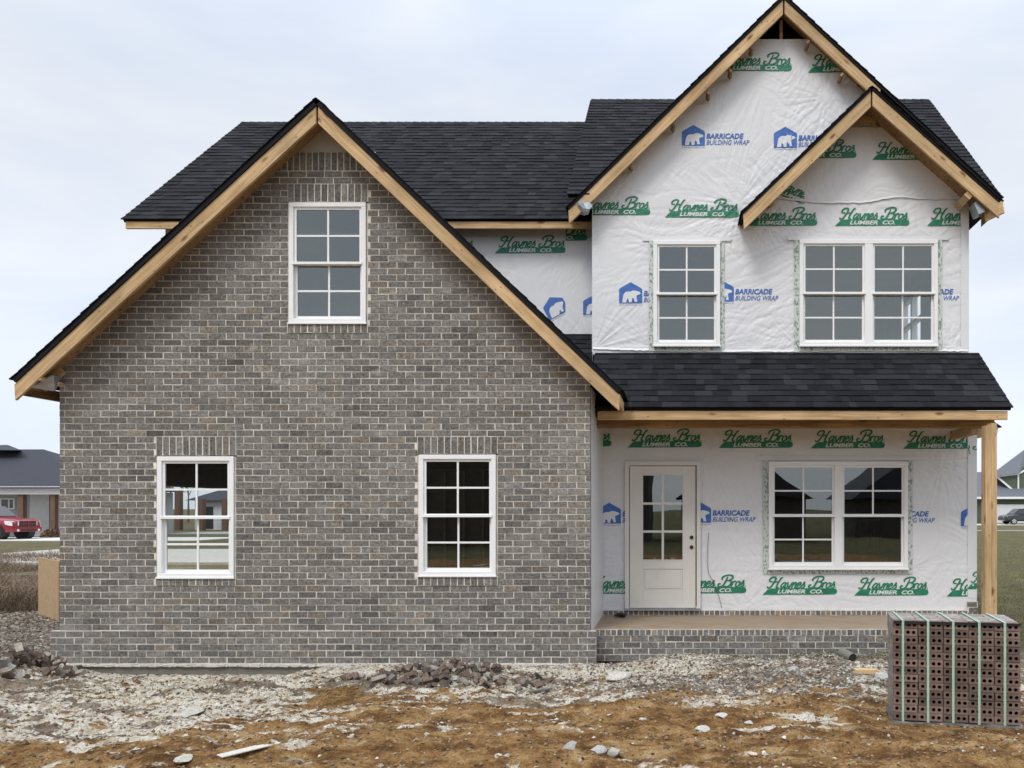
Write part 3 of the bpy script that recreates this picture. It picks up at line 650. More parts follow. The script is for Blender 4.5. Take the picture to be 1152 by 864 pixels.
def logo(kind, px, py, plane, x_lo, x_hi, parent, rot=0.0, s=1.0, z_lo=-99, z_hi=99, sg=False):
    """px,py: picture spot of the lower-left of the print, used to find its place on the wall"""
    D = {'W': DW, 'R': DR}[plane]; o0 = at(px, py, D); k = s / sW
    bm = bmesh.new(); mats = []
    def put(V, Fc, m, lift):
        if m not in mats: mats.append(m)
        c, sn = math.cos(rot), math.sin(rot); vs = []
        for (a, b) in V:
            a_, b_ = a * c - b * sn, a * sn + b * c; vs.append(bm.verts.new((o0.x + a_ * k, lift, o0.z + b_ * k)))
        for f in Fc:
            try: bm.faces.new([vs[i] for i in f]).material_index = mats.index(m)
            except ValueError: pass
    if kind == 'lumber':
        put(band, [tuple(range(len(band)))], M_green, .0020)
        # y descender etc. sit on the band in the same ink
        put(SW[0], SW[1], M_green, .0030)
        V = [(a + 16.5, b + 1.3) for a, b in T_lum[0]]; put(V, T_lum[1], M_wink, .0042)
    else:
        hs = [(0, 2), (26, 2), (26, 17.5), (24.5, 19.0), (13, 25.5), (1.5, 19.0), (0, 17.5)]
        put(hs, [tuple(range(len(hs)))], M_blue, .0020)
        bv = [(a * 1.0 + .4, b + .6) for a, b in bearp]; put(bv, [tuple(range(len(bv)))], M_wrap, .0036)
        put([(a, b - .6) for a, b in T_web[0]], T_web[1], M_blue, .002)
        if kind != 'icon':
            put([(a + 27.6, b + 9.8) for a, b in T_bar[0]], T_bar[1], M_blue, .002); put([(a + 27.6, b + 3.0) for a, b in T_bld[0]], T_bld[1], M_blue, .002)
    bmesh.ops.triangulate(bm, faces=[f for f in bm.faces if len(f.verts) > 4])
    def cut(co, no, outer=False):
        g_ = list(bm.verts) + list(bm.edges) + list(bm.faces); bmesh.ops.bisect_plane(bm, geom=g_, plane_co=co, plane_no=no, clear_outer=outer, clear_inner=False)
    cut((x_lo, 0, 0), (-1, 0, 0), True); cut((x_hi, 0, 0), (1, 0, 0), True); cut((0, 0, z_lo), (0, 0, -1), True); cut((0, 0, z_hi), (0, 0, 1), True)
    if parent is wrap_u:
        cut((apexB.x, 0, apexB.z - .06), (-bsl, 0, 1), True); cut((apexB.x, 0, apexB.z - .06), (bsr, 0, 1), True)
    if sg: cut((apexS.x, 0, apexS.z - .1), (-(apexS.z - footSL.z) / (apexS.x - footSL.x), 0, 1), True); cut((apexS.x, 0, apexS.z - .1), ((apexS.z - footSR.z) / (footSR.x - apexS.x), 0, 1), True)
    if plane == 'W':
        for Wn in (W_us, W_ud, W_ld, door_o):
            for c_, n_ in (((Wn[0], 0, 0), (1, 0, 0)), ((Wn[1], 0, 0), (1, 0, 0)), ((0, 0, Wn[2]), (0, 0, 1)), ((0, 0, Wn[3]), (0, 0, 1))): cut(c_, n_)
            dl = [f for f in bm.faces if Wn[0] < f.calc_center_median().x < Wn[1] and Wn[2] < f.calc_center_median().z < Wn[3]]
            bmesh.ops.delete(bm, geom=dl, context='FACES')
        bmesh.ops.delete(bm, geom=[v for v in bm.verts if not v.link_faces], context='VERTS')
    if not bm.faces: bm.free(); return
    st = .035; xs = [v.co.x for v in bm.verts]; q = math.floor(min(xs) / st) * st
    while q < max(xs): cut((q, 0, 0), (1, 0, 0)); q += st
    zs = [v.co.z for v in bm.verts]; q = math.floor(min(zs) / st) * st
    while q < max(zs): cut((0, 0, q), (0, 0, 1)); q += st
    X = np.array([v.co.x for v in bm.verts]); Z = np.array([v.co.z for v in bm.verts]); H = wrinkle(X, Z)
    # sit just in front of the highest wrap nearby
    for v, h in zip(bm.verts, H): v.co.y = D - h * .55 - v.co.y - .0022
    me = bpy.data.meshes.new('lumber_logo' if kind == 'lumber' else 'wrap_logo'); bm.to_mesh(me); bm.free()
    for m in mats: me.materials.append(m)
    o = bpy.data.objects.new(me.name, me); COL.objects.link(o); setpar(o, parent)
    return o
U = wrap_u; Lw = wrap_l
X0, X1 = WX0 + .004, WX1 - .001
for (px, py) in ((807.5, 80), (909, 81.5)): logo('lumber', px, py, 'W', X0, X1, U)
for (px, py) in ((880, 178), (981, 180)): logo('lumber', px, py, 'W', X0, X1, U, sg=True)
for (px, py) in ((648, 242), (748, 244.5), (836, 254), (939.5, 254), (1043, 254)): logo('lumber', px, py, 'W', X0, wx(1080.5), U)
logo('lumber', 1000, 276, 'W', wx(1081), X1, U)
logo('lumber', 862, 213, 'W', X0, wx(905), U, rot=R(-22), z_lo=wz(229), sg=True)
for (px, py) in ((767, 166), (696 - .0, 166) if False else (870.5, 168), (666 - 7, 166)): logo('wrap', px, py, 'W', X0, X1, U)
for (px, py) in ((696.5, 343), (799.5, 341), (1003, 341)): logo('wrap', px, py, 'W', X0, wx(1082), U)
LX0, LX1 = wx(672), WX1L - .001
for (px, py) in ((604.5, 502.5), (706, 503.5), (808.5, 504), (912, 504.5), (1016, 505)): logo('lumber', px, py, 'W', LX0, wx(1088.5), Lw)
logo('lumber', 1043, 513.5, 'W', wx(1089), LX1, Lw)
for (px, py) in ((658, 668), (756, 667.5), (858, 669), (961, 670), (1065, 671)): logo('lumber', px, py, 'W', LX0, wx(1088.5), Lw)
logo('lumber', 1087, 663, 'W', wx(1089), LX1, Lw)
for (px, py) in ((672.5, 591), (774, 590), (975.5, 591)): logo('wrap', px, py, 'W', LX0, wx(1088.5), Lw)
logo('icon', 1081, 594, 'W', LX0, wx(1088.5), Lw)
RX1 = WX0 - .01
logo('lumber', 556.5, 285, 'R', -3.5, at(636, 0, DR).x, wrap_r); logo('lumber', 453.5, 285, 'R', -3.5, at(636, 0, DR).x, wrap_r)
logo('lumber', 580.5, 271, 'R', at(636.5, 0, DR).x, RX1, wrap_r)
logo('icon', 619, 362, 'R', -3.5, at(636, 0, DR).x, wrap_r, rot=R(28)); logo('icon', 656, 356, 'R', at(636.5, 0, DR).x, RX1, wrap_r)
# tiny green print line near the sheet seam
sm = MB()
for (a, b, py) in ((661, 712, 249.5), (744, 790, 251), (858, 905, 262)):
    pass

# ------------------------------------------------------------ roofs
def sh_col():
    b = rnd.choice((.012, .0145, .0165, .019, .025)) * rnd.uniform(.85, 1.15)
    return (b * .93, b * .97, b * 1.13)
def roof_plane(mb, O, U_, V_, span, length, expo=.143, clip=None, thick=.05, hip=True):
    """O eave corner, U_ unit along eave, V_ unit up the slope. span along U, length along V"""
    O = Vector(O); U_ = Vector(U_).normalized(); V_ = Vector(V_).normalized(); n = U_.cross(V_).normalized()
    if n.z < 0: n = -n
    # deck
    p = [O, O + U_ * span, O + U_ * span + V_ * length, O + V_ * length]
    mb.hexa([q - n * thick for q in p] + [q + n * .002 for q in p], M_deck)
    k = 0; v = -.02
    while v < length:
        u = -.015; e1 = span + .015
        ve = min(v + expo + .05, length)
        while u < e1:
            wd = rnd.uniform(.08, .26); u2 = min(u + wd, e1); t = .006 if rnd.random() < .45 else .011; c = sh_col()
            if k == 0: t = .012
            dv = rnd.uniform(-.002, .002)
            a = O + U_ * u + V_ * (v + dv); b = O + U_ * u2 + V_ * (v + dv); c2 = O + U_ * u2 + V_ * ve; d2 = O + U_ * u + V_ * ve
            i = len(mb.v); mb.v += [tuple(a + n * .002), tuple(b + n * .002), tuple(a + n * (t + .006)), tuple(b + n * (t + .006)), tuple(c2 + n * .003), tuple(d2 + n * .003)]
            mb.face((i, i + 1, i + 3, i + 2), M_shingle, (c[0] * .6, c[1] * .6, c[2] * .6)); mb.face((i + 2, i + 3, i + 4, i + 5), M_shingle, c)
            mb.face((i + 1, i + 4, i + 3), M_shingle, c); mb.face((i, i + 2, i + 5), M_shingle, c)
            u = u2
        v += expo; k += 1
def side_roof(y_e, z_e, y_r, z_r, x0, x1, name, back=True):
    mb = MB(); V_ = Vector((0, y_r - y_e, z_r - z_e)); roof_plane(mb, (x0, y_e, z_e), (1, 0, 0), V_, x1 - x0, V_.length)
    if back:
        mb.hexa([(x0, y_r, z_r - .06), (x1, y_r, z_r - .06), (x1, 2 * y_r - y_e, z_e - .06), (x0, 2 * y_r - y_e, z_e - .06), (x0, y_r, z_r), (x1, y_r, z_r), (x1, 2 * y_r - y_e, z_e), (x0, 2 * y_r - y_e, z_e)], M_deck)
    # ridge caps
        u = x0
        while u < x1:
            c = sh_col(); u2 = min(u + .15, x1)
            mb.quad([(u, y_r - .12, z_r - .095), (u2, y_r - .12, z_r - .1), (u2, y_r, z_r + .022), (u, y_r, z_r + .03)], M_shingle, c)
            mb.quad([(u, y_r + .12, z_r - .095), (u2, y_r + .12, z_r - .1), (u2, y_r, z_r + .022), (u, y_r, z_r + .03)], M_shingle, c); u = u2
    return mb.build(name, house, fix=False)
# left block
YE, ZE, YR, ZR = 11.346, at(0, 246.5, 11.346).z, 14.46, at(0, 138.5, 14.46).z
XL = at(272, 0, 14.46).x
rl = side_roof(YE, ZE, YR, ZR, XL, WX0 + .4, 'shingle_roof')
# right block
YE2, ZE2, YR2, ZR2 = 10.92, footBR.z + .02, 13.98, at(0, 113, 13.98).z
XB0, XB1 = footBL.x + .02, at(1045, 0, 13.98).x
rr = side_roof(DW + .06, ZE2 + (DW + .06 - YE2) * .93, YR2, ZR2, XB0, XB1, 'shingle_roof')
for (xa, xb) in ((XB0, WX0 - .02), (WX1 + .02, XB1)):
    mb = MB(); V_ = Vector((0, DW + .2 - YE2, (DW + .2 - YE2) * (ZR2 - ZE2) / (YR2 - YE2))); roof_plane(mb, (xa, YE2 + .03, ZE2 + .03 * .93 - .006), (1, 0, 0), V_, xb - xa, V_.length); mb.build('shingle_roof', house, fix=False)
# gable-end infill under the side roof (left end, right end)
for (x, yE, zE, yR, zR) in ((XL + .25, YE, ZE, YR, ZR), (XB0 + .2, YE2, ZE2, YR2, ZR2), (XB1 - .2, YE2, ZE2, YR2, ZR2)):
    inf = MB(); inf.prism([(x, yE + .3, zE + .18), (x, 2 * yR - yE - .3, zE + .18), (x, yR, zR - .12)], (.02, 0, 0), M_wrap)
    inf.build('gable_end_wall', house)
# porch roof
PYE, PZE = F / 88, CAMZ + (CY - 458) / 88; PYT, PZT = DW, wz(397); PX1 = at(1138, 0, PYE).x
slp = (PZT - PZE) / (PYT - PYE)
mb = MB(); V_ = Vector((0, PYT - PYE, PZT - PZE)); roof_plane(mb, (-1.13, PYE, PZE), (1, 0, 0), V_, PX1 + 1.13, V_.length)
V2 = Vector((0, DR - PYT, (DR - PYT) * slp)); roof_plane(mb, (-2.2, PYT - .45, PZT - .45 * slp), (1, 0, 0), V2, 1.0, V2.length + .6)
mb.build('porch_roof', house, fix=False)

def gable(apex, fl, fr, y, yb, fas_h, fas_t, slab=.062, soff=True, wall_y=None, name='gable_roof', rlen=1.0):
    """front-facing gable: shingled slabs, rake boards, soffits. apex/feet are the outer shingle outline on the plane y"""
    out = []
    mb = MB()
    for ft_, sg in ((fl, -1), (fr, 1)):
        V_ = Vector((apex.x - ft_.x, 0, apex.z - ft_.z)); ln = V_.length; V_.normalize(); nrm = Vector((-V_.z, 0, V_.x)); 
        if nrm.z < 0: nrm = -nrm
        roof_plane(mb, Vector((ft_.x, y, ft_.z)) - nrm * .018, (0, 1, 0), V_, yb - y, ln - .015, thick=slab - .02)
    g_ = mb.build(name, house, fix=False)
    # rake boards
    for ft_, sg in ((fl, -1), (fr, 1)):
        d_ = Vector((ft_.x - apex.x, 0, ft_.z - apex.z)); L_ = d_.length; d_.normalize(); nrm = Vector((d_.z, 0, -d_.x)) if sg < 0 else Vector((-d_.z, 0, d_.x))
        if nrm.z > 0: nrm = -nrm
        sl = abs(d_.z / d_.x)
        A = Vector((apex.x + sg * .012, y + .015, apex.z - slab / abs(d_.x) - .012 * sl)); B = A + d_ * (L_ - .055)
        if sg < 0: plank('rake_board', B, A, fas_h, fas_t, M_wood, house, cuta=sl * .9, cutb=sl)
        else: plank('rake_board', A, A + d_ * (L_ - .055) * rlen, fas_h, fas_t, M_wood, house, cuta=-sl, cutb=-sl * .9)
    if soff:
        s_ = MB(); yw = wall_y
        for ft_, sg in ((fl, -1), (fr, 1)):
            sl = (apex.z - ft_.z) / abs(apex.x - ft_.x); off = slab * math.hypot(1, sl) + .055
            a = Vector((apex.x, 0, apex.z - off)); b = Vector((ft_.x - sg * .05, 0, ft_.z - off + .05 * sl))
            s_.hexa([(a.x, y + fas_t + .016, a.z), (b.x, y + fas_t + .016, b.z), (b.x, yw + .05, b.z), (a.x, yw + .05, a.z), (a.x, y + fas_t + .016, a.z + .012), (b.x, y + fas_t + .016, b.z + .012), (b.x, yw + .05, b.z + .012), (a.x, yw + .05, a.z + .012)], M_wood2)
        s_.build('soffit', house)
    return g_
gable(apexG, footGL, footGR, rakeD, 14.6, .145, .038, wall_y=DG, slab=.075)
gable(apexB, footBL, footBR, 10.92, YR2, .14, .038, wall_y=DW, slab=.055, rlen=.445)
gable(apexS, footSL, footSR, 10.72, DW, .155, .038, wall_y=DW, slab=.05)

# eave boards
def eave(a, b, h=.135, t=.038): return plank('eave_board', a, b, h, t, M_wood, house)
eave((XL + .03, YE + .012, ZE - .03), (WX0 + .01, YE + .012, ZE - .03), .10)
e1 = eave((-1.0, PYE + .02, PZE - .045), (PX1 - .04, PYE + .02, PZE - .045), .115)
# porch beam (behind), ceiling joists seen beneath
BY = F / 85.5
plank('porch_beam', (G1 + .02, BY, CAMZ + (CY - 467) / 85.5), (at(1119, 0, BY).x, BY, CAMZ + (CY - 467) / 85.5), .165, .12, M_wood2, house)
mb = MB()
mb.quad([(-1.04, PYE + .06, PZE - .12), (PX1 - .06, PYE + .06, PZE - .12), (PX1 - .06, DW, wz(474)), (-1.04, DW, wz(474))], M_wood2)
mb.build('porch_ceiling', house, fix=False)
for k in range(9):
    x = -.8 + k * .6
    mb = MB()
plank('porch_side_beam', (4.0, BY + .05, CAMZ + (CY - 478) / 85.5), (4.0, DW, CAMZ + (CY - 478) / 85.5), .12, .09, M_wood, house)
# left garage eave running back + tails
mb_y = rakeD + .05
plank('eave_board', (footGL.x + .05, 9.33, footGL.z - .06), (footGL.x + .05, 14.5, footGL.z - .06), .13, .038, M_wood2, house)
plank('eave_board', (footGR.x - .03, 9.33, footGR.z - .06), (footGR.x - .03, 10.6, footGR.z - .06), .12, .038, M_wood, house)
for k in range(9):
    y = 9.45 + k * .6 + (0.0 if k else .12)
    plank('rafter_tail', (footGL.x + .1, y, footGL.z - .09 + .05 * gsl), (G0 + .03, y, footGL.z - .09 + (G0 - footGL.x - .02) * gsl), .10, .038, M_wood, house)
plank('lookout_block', at(46, 423, 9.31), at(73, 431, DG), .05, .06, M_wood, house)
# plank closing the eave bottom of the left corner
# lookout blocks under the rakes
for (px, py) in ((846, 53), (822, 79), (797, 104), (757, 140), (709, 185), (909, 47), (947, 84)):
    a = at(px, py, 10.97); mb = MB(); mb.box(-.017, .017, 0, .2, -.02, .032, M_wood2); o = mb.build('lookout_block', None); o.location = a; o.rotation_euler = (0, R(-44 if px < 882 else 44), 0); setpar(o, house)
for (px, py) in ((868, 217), (1091, 218)):
    a = at(px, py, 10.76); mb = MB(); mb.box(-.05, .05, 0, .4, -.06, .06, M_wood); o = mb.build('lookout_block', None); o.location = a; o.rotation_euler = (0, R(-40 if px < 980 else 44), 0); setpar(o, house)
for (px, py, D_) in ((657, 412, 9.33),):
    a = at(px, py, D_); mb = MB(); mb.box(-.05, .05, 0, .3, -.02, .03, M_wood); o = mb.build('lookout_block', None); o.location = a; o.rotation_euler = (0, R(40), 0); setpar(o, house)
# return pieces at the gable feet
plank('rake_return', at(1106, 236, 10.9), at(1127, 226, 10.7), .17, .03, M_wood, house)
plank('rake_return', at(836, 231, 10.71), at(836, 231, DW), .10, .03, M_wood, house) if False else None
# studs in the open gable tops
def studs(x, y, z0, z1):
    mb = MB(); mb.box(x - .02, x + .02, y, y + .09, z0, z1, M_wood); return mb.build('gable_stud', house)
studs(wx(879), DW + .005, wz(46), apexB.z - .2); 
studs(wx(983.5), DW + .002, wz(144), apexS.z - .15)
mb = MB(); mb.box(wx(958), wx(983.2), DW + .01, DW + .05, wz(137.5), wz(130.5), M_wood); mb.build('gable_blocking', house)
mb = MB(); mb.prism([(wx(940), DW + .12, wz(148)), (wx(1024), DW + .12, wz(148)), (wx(983), DW + .12, wz(112))], (0, .01, 0), M_drop); mb.build('attic_shade_sheet', house)  # near-black sheet added to stand in for the dark attic behind the opening
mb = MB(); mb.prism([(wx(850), DW + .3, wz(50)), (wx(914), DW + .3, wz(50)), (wx(882), DW + .3, wz(18))], (0, .01, 0), M_drop); mb.build('attic_shade_sheet', house)  # same near-black stand-in for attic darkness, in the big gable
# crumpled flashing at the gable feet and metal can under the eave
def crumple(name, c, r, m, seed, flat=.6):
    bm = bmesh.new(); bmesh.ops.create_icosphere(bm, subdivisions=2, radius=1); q = random.Random(seed)
    for v in bm.verts: v.co *= r * q.uniform(.65, 1.15); v.co.z *= flat
    me = bpy.data.meshes.new(name); bm.to_mesh(me); bm.free(); me.materials.append(m)
    o = bpy.data.objects.new(name, me); COL.objects.link(o); o.location = c; return o
o = crumple('crumpled_flashing', at(658, 233, 10.98), .11, M_film, 3, 1.0); o.data.materials[0] = M_metal; setpar(o, house)
mb = MB(); mb.prism([at(1096, 228, 10.8), at(1101, 241, 10.8), at(1108, 238, 10.8), at(1110, 226, 10.8), at(1102, 222, 10.8)], (0, .2, 0), M_metal); mb.build('bent_flashing', house)
mb = MB(); mb.prism([at(1113, 234, 10.95), at(1124, 230, 10.95), at(1113, 247, 10.95)], (0, .3, 0), M_wood2); mb.build('rake_return', house)
mb = MB(); a = at(43, 428, 9.40)
mb.tube(a, a + Vector((.10, .16, -.005)), .055, M_metal, 14); mb.build('eave_vent_pipe', house)
mb = MB(); mb.prism([at(34, 436, 9.36), at(58, 422, 9.36), at(66, 424, 9.5), at(60, 440, 9.5)], (0, .03, 0), M_metal); mb.build('bent_flashing', house)
# small rear roof seen past the porch post
mb = MB(); mb.prism([at(1112, 470, 11.6), at(1128, 480.5, 11.6), at(1112, 481, 11.6)], (0, 1.8, 0), M_deck); mb.prism([at(1108, 480, 11.6), at(1123, 480.5, 11.6), at(1122, 488, 11.6), at(1108, 491, 11.6)], (0, 1.8, 0), M_wood); mb.build('side_eave', house)

# left block: wall under its eave at the far left
mb = MB(); mb.box(G0 - .02, -3.5, DR + .0, DR + .02, CAMZ + 1.5, CAMZ + 4.15, M_greyp); mb.build('sheathing', house)

# porch post
postx = at(1110.5, 0, F / 88)
pst = MB(); pz1 = CAMZ + (CY - 480) / 88; pw = .073
plank('porch_post', (postx.x + pw * 0, F / 88, Z_PF), (postx.x + pw * 0, F / 88, pz1), .075, .14, M_wood, house, up=(1, 0, 0))
plank('porch_post', (postx.x + .076, F / 88 + .004, Z_PF), (postx.x + .076, F / 88 + .004, pz1 + .03), .073, .13, M_wood, house, up=(1, 0, 0))

# porch slab, rowlocks, brick face
PD = F / 89.6
mb = MB(); zf = Z_PF; xr = 4.25
mb.box(G1 + .012, xr, PD + .03, DW, 0, zf, M_porchc)
mb.build('porch_floor', house)
mb = MB()
soldiers(mb, G1 + .015, xr, PD - .0, zf - .078, zf - .002, 1.15, .072)
lay(mb, PD + .004, zf - .078 - 4 * BH, zf - .078, lambda z: [(G1 + .015, xr)], v=1.05)
side_bricks(mb, xr, 1, PD, DW, zf - .078 - 4 * BH, zf - .078)
mb.quad([(G1, PD, zf - .001), (xr, PD, zf - .001), (xr, PD + .031, zf - .001), (G1, PD + .031, zf - .001)], M_mortar)
mb.build('porch_brick_face', house)
mb = MB(); soldiers(mb, G1 + .015, WX1L, DW - .03, zf + .001, wz(686.5), 1.1, .072)
mb.quad([(G1, DW - .03, wz(686.5)), (WX1L, DW - .03, wz(686.5)), (WX1L, DW, wz(686.2)), (G1, DW, wz(686.2))], M_mortar)
lay(mb, DW - .034, wz(689), wz(689) + 2 * BH, lambda z: [(wx(1088), WX1L)])
mb.build('brick_ledge', house)

# ------------------------------------------------------------ door
def build_door():
    x0, x1, z0, z1 = door_o; y = DW - .05
    f = MB(); fw = .055
    f.box(x0, x0 + fw, y, y + .12, z0, z1, M_door); f.box(x1 - fw, x1, y, y + .12, z0, z1, M_door); f.box(x0 + fw, x1 - fw, y + .001, y + .12, z1 - .055, z1, M_door)
    f.box(x0 + .0, x1, y - .03, y + .1, z0 - .028, z0 - .002, M_metal)
    fo = f.build('door_frame', house)
    a, b = wx(708.5), wx(782.5); zb_, zt_ = z0 + .004, wz(524.5); yd = y + .03
    s = MB(); gx0, gx1, gz0, gz1 = wx(723.5), wx(767.8), wz(629.5), wz(535)
    s.box(a, gx0, yd, yd + .045, zb_, zt_, M_door); s.box(gx1, b, yd, yd + .045, zb_, zt_, M_door)
    s.box(gx0, gx1, yd, yd + .045, gz1, zt_, M_door)
    pz0, pz1 = wz(664.5), wz(640); 
    s.box(gx0, gx1, yd, yd + .045, zb_, pz0, M_door); s.box(gx0, gx1, yd, yd + .045, pz1, gz0, M_door)
    s.box(gx0 + .0, gx1, yd + .012, yd + .04, pz0, pz1, M_door)
    s.box(gx0 + .03, gx1 - .03, yd + .003, yd + .0121, pz0 + .03, pz1 - .03, M_door)
    for i in range(1): xm = (gx0 + gx1) / 2; s.box(xm - .017, xm + .017, yd + .006, yd + .04, gz0, gz1, M_door)
    for i in (1, 2): zc = gz0 + (gz1 - gz0) * i / 3; s.box(gx0, gx1, yd + .007, yd + .039, zc - .017, zc + .017, M_door)
    for (p, q, r_, t) in ((gx0 - .018, gx1 + .018, gz0 - .018, gz0), (gx0 - .018, gx1 + .018, gz1, gz1 + .018)): s.box(p, q, yd - .006, yd, r_, t, M_door)
    for (p, q) in ((gx0 - .018, gx0), (gx1, gx1 + .018)): s.box(p, q, yd - .0055, yd, gz0, gz1, M_door)
    do = s.build('door', house); bv = do.modifiers.new('bevel', 'BEVEL'); bv.width = .004; bv.segments = 1
    p = MB(); p.quad([(gx0, yd + .02, gz0), (gx1, yd + .02, gz0), (gx1, yd + .02, gz1), (gx0, yd + .02, gz1)], M_glass); p.build('glass', do)
    for (px, py) in ((778, 604.5), (778, 615.5)):
        c = at(px, py, yd); k = MB(); k.tube((c.x, yd - .012, c.z), (c.x, yd + .001, c.z), .027, M_black, 16); k.build('lock_bore', do)
build_door()
# loose cable on the wrap beside the door
mb = MB(); pts = [at(px, py, DW - .02) for px, py in ((797, 599), (796, 615), (795.5, 632), (797, 645), (803, 655), (809, 672), (812, 684))]
for a, b in zip(pts, pts[1:]): mb.tube(a, b, .0035, M_film, 6)
mb.build('loose_cord', house)

# ------------------------------------------------------------ terrain
def ground_h(x, y):
    x = np.asarray(x, float); y = np.asarray(y, float)
    near = sstep(30, 14, y) * sstep(22, 12, np.abs(x)) 
    h = np.zeros_like(x)
    rough = (fbm(x * .8, y * .8, 3, 11) - .5) * .16 + (fbm(x * 3.1, y * 3.1, 4, 23, .6) - .5) * .10 + (fbm(x * 13, y * 13, 3, 41, .7) - .5) * .06
    ridge = (1 - np.abs(2 * fbm(x * 1.1 + .35 * y, y * 3.0, 3, 61) - 1)) ** 3 * .06
    front = sstep(9.6, 9.0, y)
    h += near * (rough * (.35 + .65 * front) + ridge * front)
    h += .2 * sstep(14, 30, y)
    # against the garage: low on the left, white heap in the middle
    ng = np.exp(-((y - 9.3) / .45) ** 2)
    h += ng * (-.115 * sstep(-4.2, -4.7, x) + .03 * np.exp(-((x + 3.3) / .8) ** 2) + .035 * np.exp(-((x + 1.2) / .9) ** 2))
    h += .15 * (.75 + .6 * fbm(x * 1.7, y * 1.7, 2, 88)) * np.exp(-((y - 9.5) / .55) ** 2) * sstep(-1.0, .2, x) * sstep(4.4, 3.0, x)
    # brick heaps
    h += .045 * np.exp(-(((x + 2.45) / .8) ** 2 + ((y - 8.75) / .42) ** 2)) + .19 * np.exp(-(((x + 7.55) / .6) ** 2 + ((y - 9.0) / .7) ** 2))
    # foreground rolls
    h += .10 * np.exp(-(((x + 2.0) / 1.0) ** 2 + ((y - 6.25) / .25) ** 2)) + .07 * np.exp(-(((x - 2.9) / 1.0) ** 2 + ((y - 5.9) / .4) ** 2))
    # flat spot under the brick cube
    pm = np.exp(-(((x - 2.5) / .82) ** 6 + ((y - 7.2) / .55) ** 6)); h = h * (1 - pm) + .014 * pm
    inh = sstep(DG - .02, DG + .15, y) * sstep(16.8, 16.5, y) * sstep(-7.7, -7.5, x) * sstep(4.3, 4.2, x)
    h = h * (1 - inh) - .12 * inh
    far = sstep(60, 400, np.hypot(x, y)); h += far * 1.0 * (fbm(x * .004, y * .004, 2, 3) - .35) * 4 * sstep(100, 900, np.hypot(x, y))
    return h
def gh(x, y): return float(ground_h(np.array([x]), np.array([y]))[0])
def axis_pts(a, b, st, lim0, lim1, g=1.16):
    mid = list(np.arange(a, b, st)); lo = []; p = a; s = st
    while p > lim0: s *= g; p -= s; lo.append(p)
    hi = []; p = mid[-1]; s = st
    while p < lim1: s *= g; p += s; hi.append(p)
    return np.array(lo[::-1] + mid + hi)
gxs = axis_pts(-8.6, 4.6, .03, -2500, 2500); gys = axis_pts(5.2, 9.75, .024, -600, 3500)
GX, GY = np.meshgrid(gxs, gys); GZ = ground_h(GX, GY)
nyy, nxx = GX.shape
V = np.stack([GX, GY, GZ], -1).reshape(-1, 3); ii = np.arange(nxx * nyy).reshape(nyy, nxx)
Q = np.stack([ii[:-1, :-1], ii[:-1, 1:], ii[1:, 1:], ii[1:, :-1]], -1).reshape(-1, 4)
me = bpy.data.meshes.new('ground'); me.vertices.add(len(V)); me.vertices.foreach_set('co', V.ravel()); me.loops.add(Q.size); me.loops.foreach_set('vertex_index', Q.ravel())
me.polygons.add(len(Q)); me.polygons.foreach_set('loop_start', np.arange(0, Q.size, 4)); me.polygons.foreach_set('loop_total', np.full(len(Q), 4)); me.polygons.foreach_set('use_smooth', np.ones(len(Q), bool)); me.update(calc_edges=True)
def masks(x, y):
    n1 = fbm(x * .9, y * 1.6, 4, 101, .6); n2 = fbm(x * 2.6, y * 5.5, 4, 131, .62); n3 = fbm(x * 7, y * 14, 3, 151)
    # orange clay: the right and near foreground
    clay_line = 7.75 - 1.35 * sstep(-3.3, -5.2, x) + .15 * np.sin(x * 1.3)
    clay = sstep(.22, -.22, (y - clay_line) + (n1 - .5) * 1.3 + (n2 - .5) * 1.3)
    clay = np.clip(clay + sstep(.53, .61, n2) * sstep(.42, .54, n1) * .95 * np.where(y < 9.0, 1, .3), 0, 1)
    left = sstep(-2.2, -4.2, x)
    wv = n2 * .45 + n1 * .25 + n3 * .30 + .11 * np.exp(-((y - 9.25) / .28) ** 2) * sstep(1.0, -.5, x) + .055 * left - .05 * sstep(.0, 1.0, x) - .13 * clay
    white = sstep(.455, .565, wv)
    n4 = fbm(x * 2.0 + y * .8, y * 11, 4, 171, .6)
    white = np.maximum(white, .85 * sstep(.57, .64, n4) * sstep(.45, .58, n1 + .04) * sstep(6.2, 6.9, y))
    white = np.clip(white + .95 * np.exp(-(((x - .55) / .6) ** 2 + ((y - 7.62) / .17) ** 2)) * sstep(.35, .6, n3 + .12), 0, 1)
    white = white * (1 - sstep(9.8, 10.8, y)); white = np.where(y > 10.8, -1.0, white)
    clay = np.maximum(clay, np.exp(-((y - 18.5 - (n1 - .5) * 4) / 1.6) ** 2) * sstep(-9, -11, x))
    grass = sstep(9.9, 11.5, y + (n1 - .5) * 2) * np.where(x > -7.6, 1, sstep(20.5, 24, y + (n1 - .5) * 4))
    grass = np.maximum(grass, sstep(7, 9, np.abs(x) * np.where(y < 16, 1, 1)) * np.where(x > 0, 1, 0)); grass = np.maximum(grass, sstep(-9, -12, y)) 
    return clay, white, grass
cl, wh, gr_ = masks(GX, GY)
at_ = me.color_attributes.new('mask', 'FLOAT_COLOR', 'POINT'); at_.data.foreach_set('color', np.stack([cl, wh, gr_, np.ones_like(cl)], -1).astype(np.float32).ravel())
